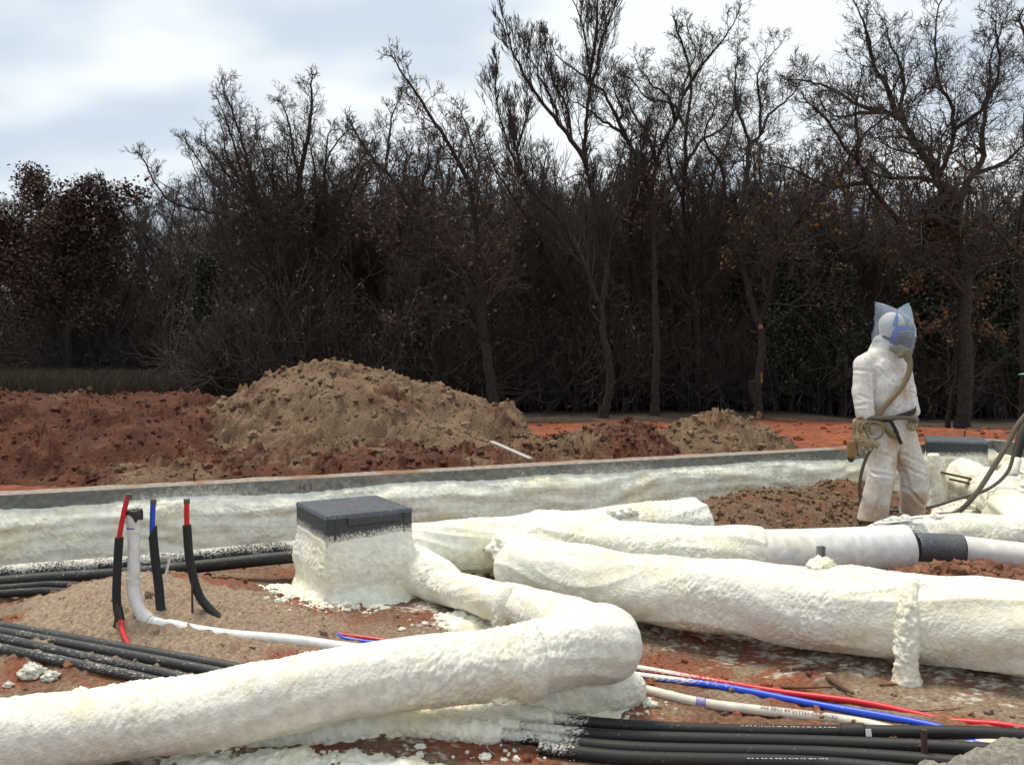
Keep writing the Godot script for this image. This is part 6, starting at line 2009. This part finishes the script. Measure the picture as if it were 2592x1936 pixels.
	for k in 60:
		var p := Vector3(rng.randf_range(-0.35, 0.35), 0, rng.randf_range(-0.35, 0.35))
		var d := Vector3(rng.randf_range(-0.3, 0.3), 1, rng.randf_range(-0.3, 0.3)).normalized()
		var h := rng.randf_range(0.2, 0.6)
		tube_into(gb, PackedVector3Array([p, p + d * h * 0.6, p + d * h + Vector3(d.x, -0.1, d.z) * h * 0.4]), 0.006, 0.002, 3, false, Color(0.085, 0.064, 0.04) * rng.randf_range(0.5, 1.1))
	var grass := gb.mesh()
	var gs := []
	for k in 2200:
		var d := rng.randf_range(20.5, 36.0)
		var x := -rng.randf_range(0.28, 0.66) * d
		if x > -6.5: continue
		gs.append([Transform3D(Basis(Vector3.UP, rng.randf() * TAU).scaled(Vector3.ONE * rng.randf_range(0.6, 1.25)), Vector3(x, ground_h(x, d) - 0.02, -d)), Color(1, 1, 1) * rng.randf_range(0.6, 1.1)])
	holder = thing("dry_grass", Vector3.ZERO, "strip of dry grass and weeds beyond the dark red pile", "grass")
	holder.set_meta("kind", "stuff")
	scatter(holder, "grass_tufts", gs, grass, M.grass)

# ------------------------------------------------------------------ sky
func sky_image() -> Image:
	var w := 1280; var h := 640
	var im := Image.create(w, h, false, Image.FORMAT_RGBF)
	var n := FastNoiseLite.new()
	n.seed = 17; n.noise_type = FastNoiseLite.TYPE_SIMPLEX_SMOOTH; n.frequency = 1.0; n.fractal_type = FastNoiseLite.FRACTAL_FBM; n.fractal_octaves = 5; n.fractal_gain = 0.48
	# cloud banks as they hang in the photograph: azimuth, elevation, half sizes, brighter or greyer
	var banks := [[-0.28, 0.35, 0.2, 0.07, 0.8], [-0.42, 0.26, 0.3, 0.055, -0.9], [-0.48, 0.37, 0.16, 0.06, 0.5], [-0.08, 0.355, 0.13, 0.055, -0.8], [-0.06, 0.28, 0.2, 0.035, 0.8], [0.16, 0.37, 0.12, 0.06, 0.8], [0.33, 0.35, 0.18, 0.05, -0.5], [0.3, 0.2, 0.3, 0.06, 0.4], [-0.45, 0.19, 0.2, 0.03, 0.3], [0.9, 0.4, 0.3, 0.1, -0.6], [1.5, 0.3, 0.3, 0.06, -0.7], [-1.1, 0.3, 0.3, 0.06, -0.7], [-1.7, 0.4, 0.3, 0.1, 0.5], [2.3, 0.35, 0.3, 0.08, -0.6], [-2.5, 0.3, 0.3, 0.07, -0.5]]
	for y in h:
		var la := (0.5 - (y + 0.5) / h) * PI
		var cy := cos(la); var sy := sin(la)
		for x in w:
			var lo := ((x + 0.5) / w - 0.5) * TAU
			var dx := sin(lo) * cy
			var dz := -cos(lo) * cy
			# flat cloud deck seen from below, so that clouds draw out toward the horizon
			var k := 1.0 / (absf(sy) + 0.32)
			var f := n.get_noise_3d(dx * k * 1.6 + 1.3, sy * 1.5, dz * k * 2.6 + 4.4)
			var g := n.get_noise_3d(dx * k * 0.7 + 9.0, 3.0, dz * k * 1.1)
			var bank := 0.0
			for q in banks:
				var ex: float = (lo - q[0]) / q[2]
				var ey: float = (la - q[1]) / q[3]
				var ee := ex * ex + ey * ey
				if ee < 6.0: bank += q[4] * exp(-ee)
			var c := smoothstep(-0.42, 0.42, f * 0.85 + g * 0.6 + bank * 0.42)
			var col := Color(0.39, 0.452, 0.524).lerp(Color(0.605, 0.635, 0.65), c)
			if sy < 0.0: col = col.lerp(Color(0.3, 0.24, 0.2), smoothstep(0.0, 0.1, -sy))
			im.set_pixel(x, y, col)
	return im

func _ready() -> void:
	setup_noise()
	# ---- camera
	var cam := Camera3D.new()
	cam.name = "camera"
	cam.position = Vector3(0, 1.45, 0)
	cam.rotation_degrees = Vector3(-1.77, 0, 0)
	cam.fov = 47.5
	cam.near = 0.05
	cam.far = 1500.0
	add_child(cam)
	cam.current = true
	# ---- sky, exposure
	var env := Environment.new()
	env.background_mode = Environment.BG_SKY
	var sky := Sky.new()
	var pano := PanoramaSkyMaterial.new()
	pano.panorama = ImageTexture.create_from_image(sky_image())
	sky.sky_material = pano
	env.sky = sky
	env.tonemap_mode = Environment.TONE_MAPPER_LINEAR
	env.tonemap_exposure = 1.64
	env.sdfgi_enabled = true
	env.ssao_enabled = true
	env.ssil_enabled = true
	var we := WorldEnvironment.new()
	we.name = "world"
	we.environment = env
	add_child(we)
	# ---- veiled sun, high and a little beyond the scene, as the shaded fronts of ducts and wall show
	var sun := DirectionalLight3D.new()
	sun.name = "sun"
	sun.light_energy = 0.68
	sun.light_angular_distance = 14.0
	sun.light_color = Color(1.0, 0.95, 0.87)
	sun.shadow_enabled = true
	add_child(sun)
	sun.look_at_from_position(Vector3(-2.2, 9, -2.2), Vector3.ZERO)
	setup_materials()
	make_clod_mesh()
	var t0 := Time.get_ticks_msec()
	build_ducts()
	print("ducts ", Time.get_ticks_msec() - t0)
	build_floor()
	print("floor ", Time.get_ticks_msec() - t0)
	build_ground()
	build_wall()
	print("wall ", Time.get_ticks_msec() - t0)
	build_piles()
	print("piles ", Time.get_ticks_msec() - t0)
	build_wood()
	print("wood ", Time.get_ticks_msec() - t0)
	build_pipes()
	build_stubs()
	print("pipes ", Time.get_ticks_msec() - t0)
	build_worker()
	build_helper()
	print("people ", Time.get_ticks_msec() - t0)
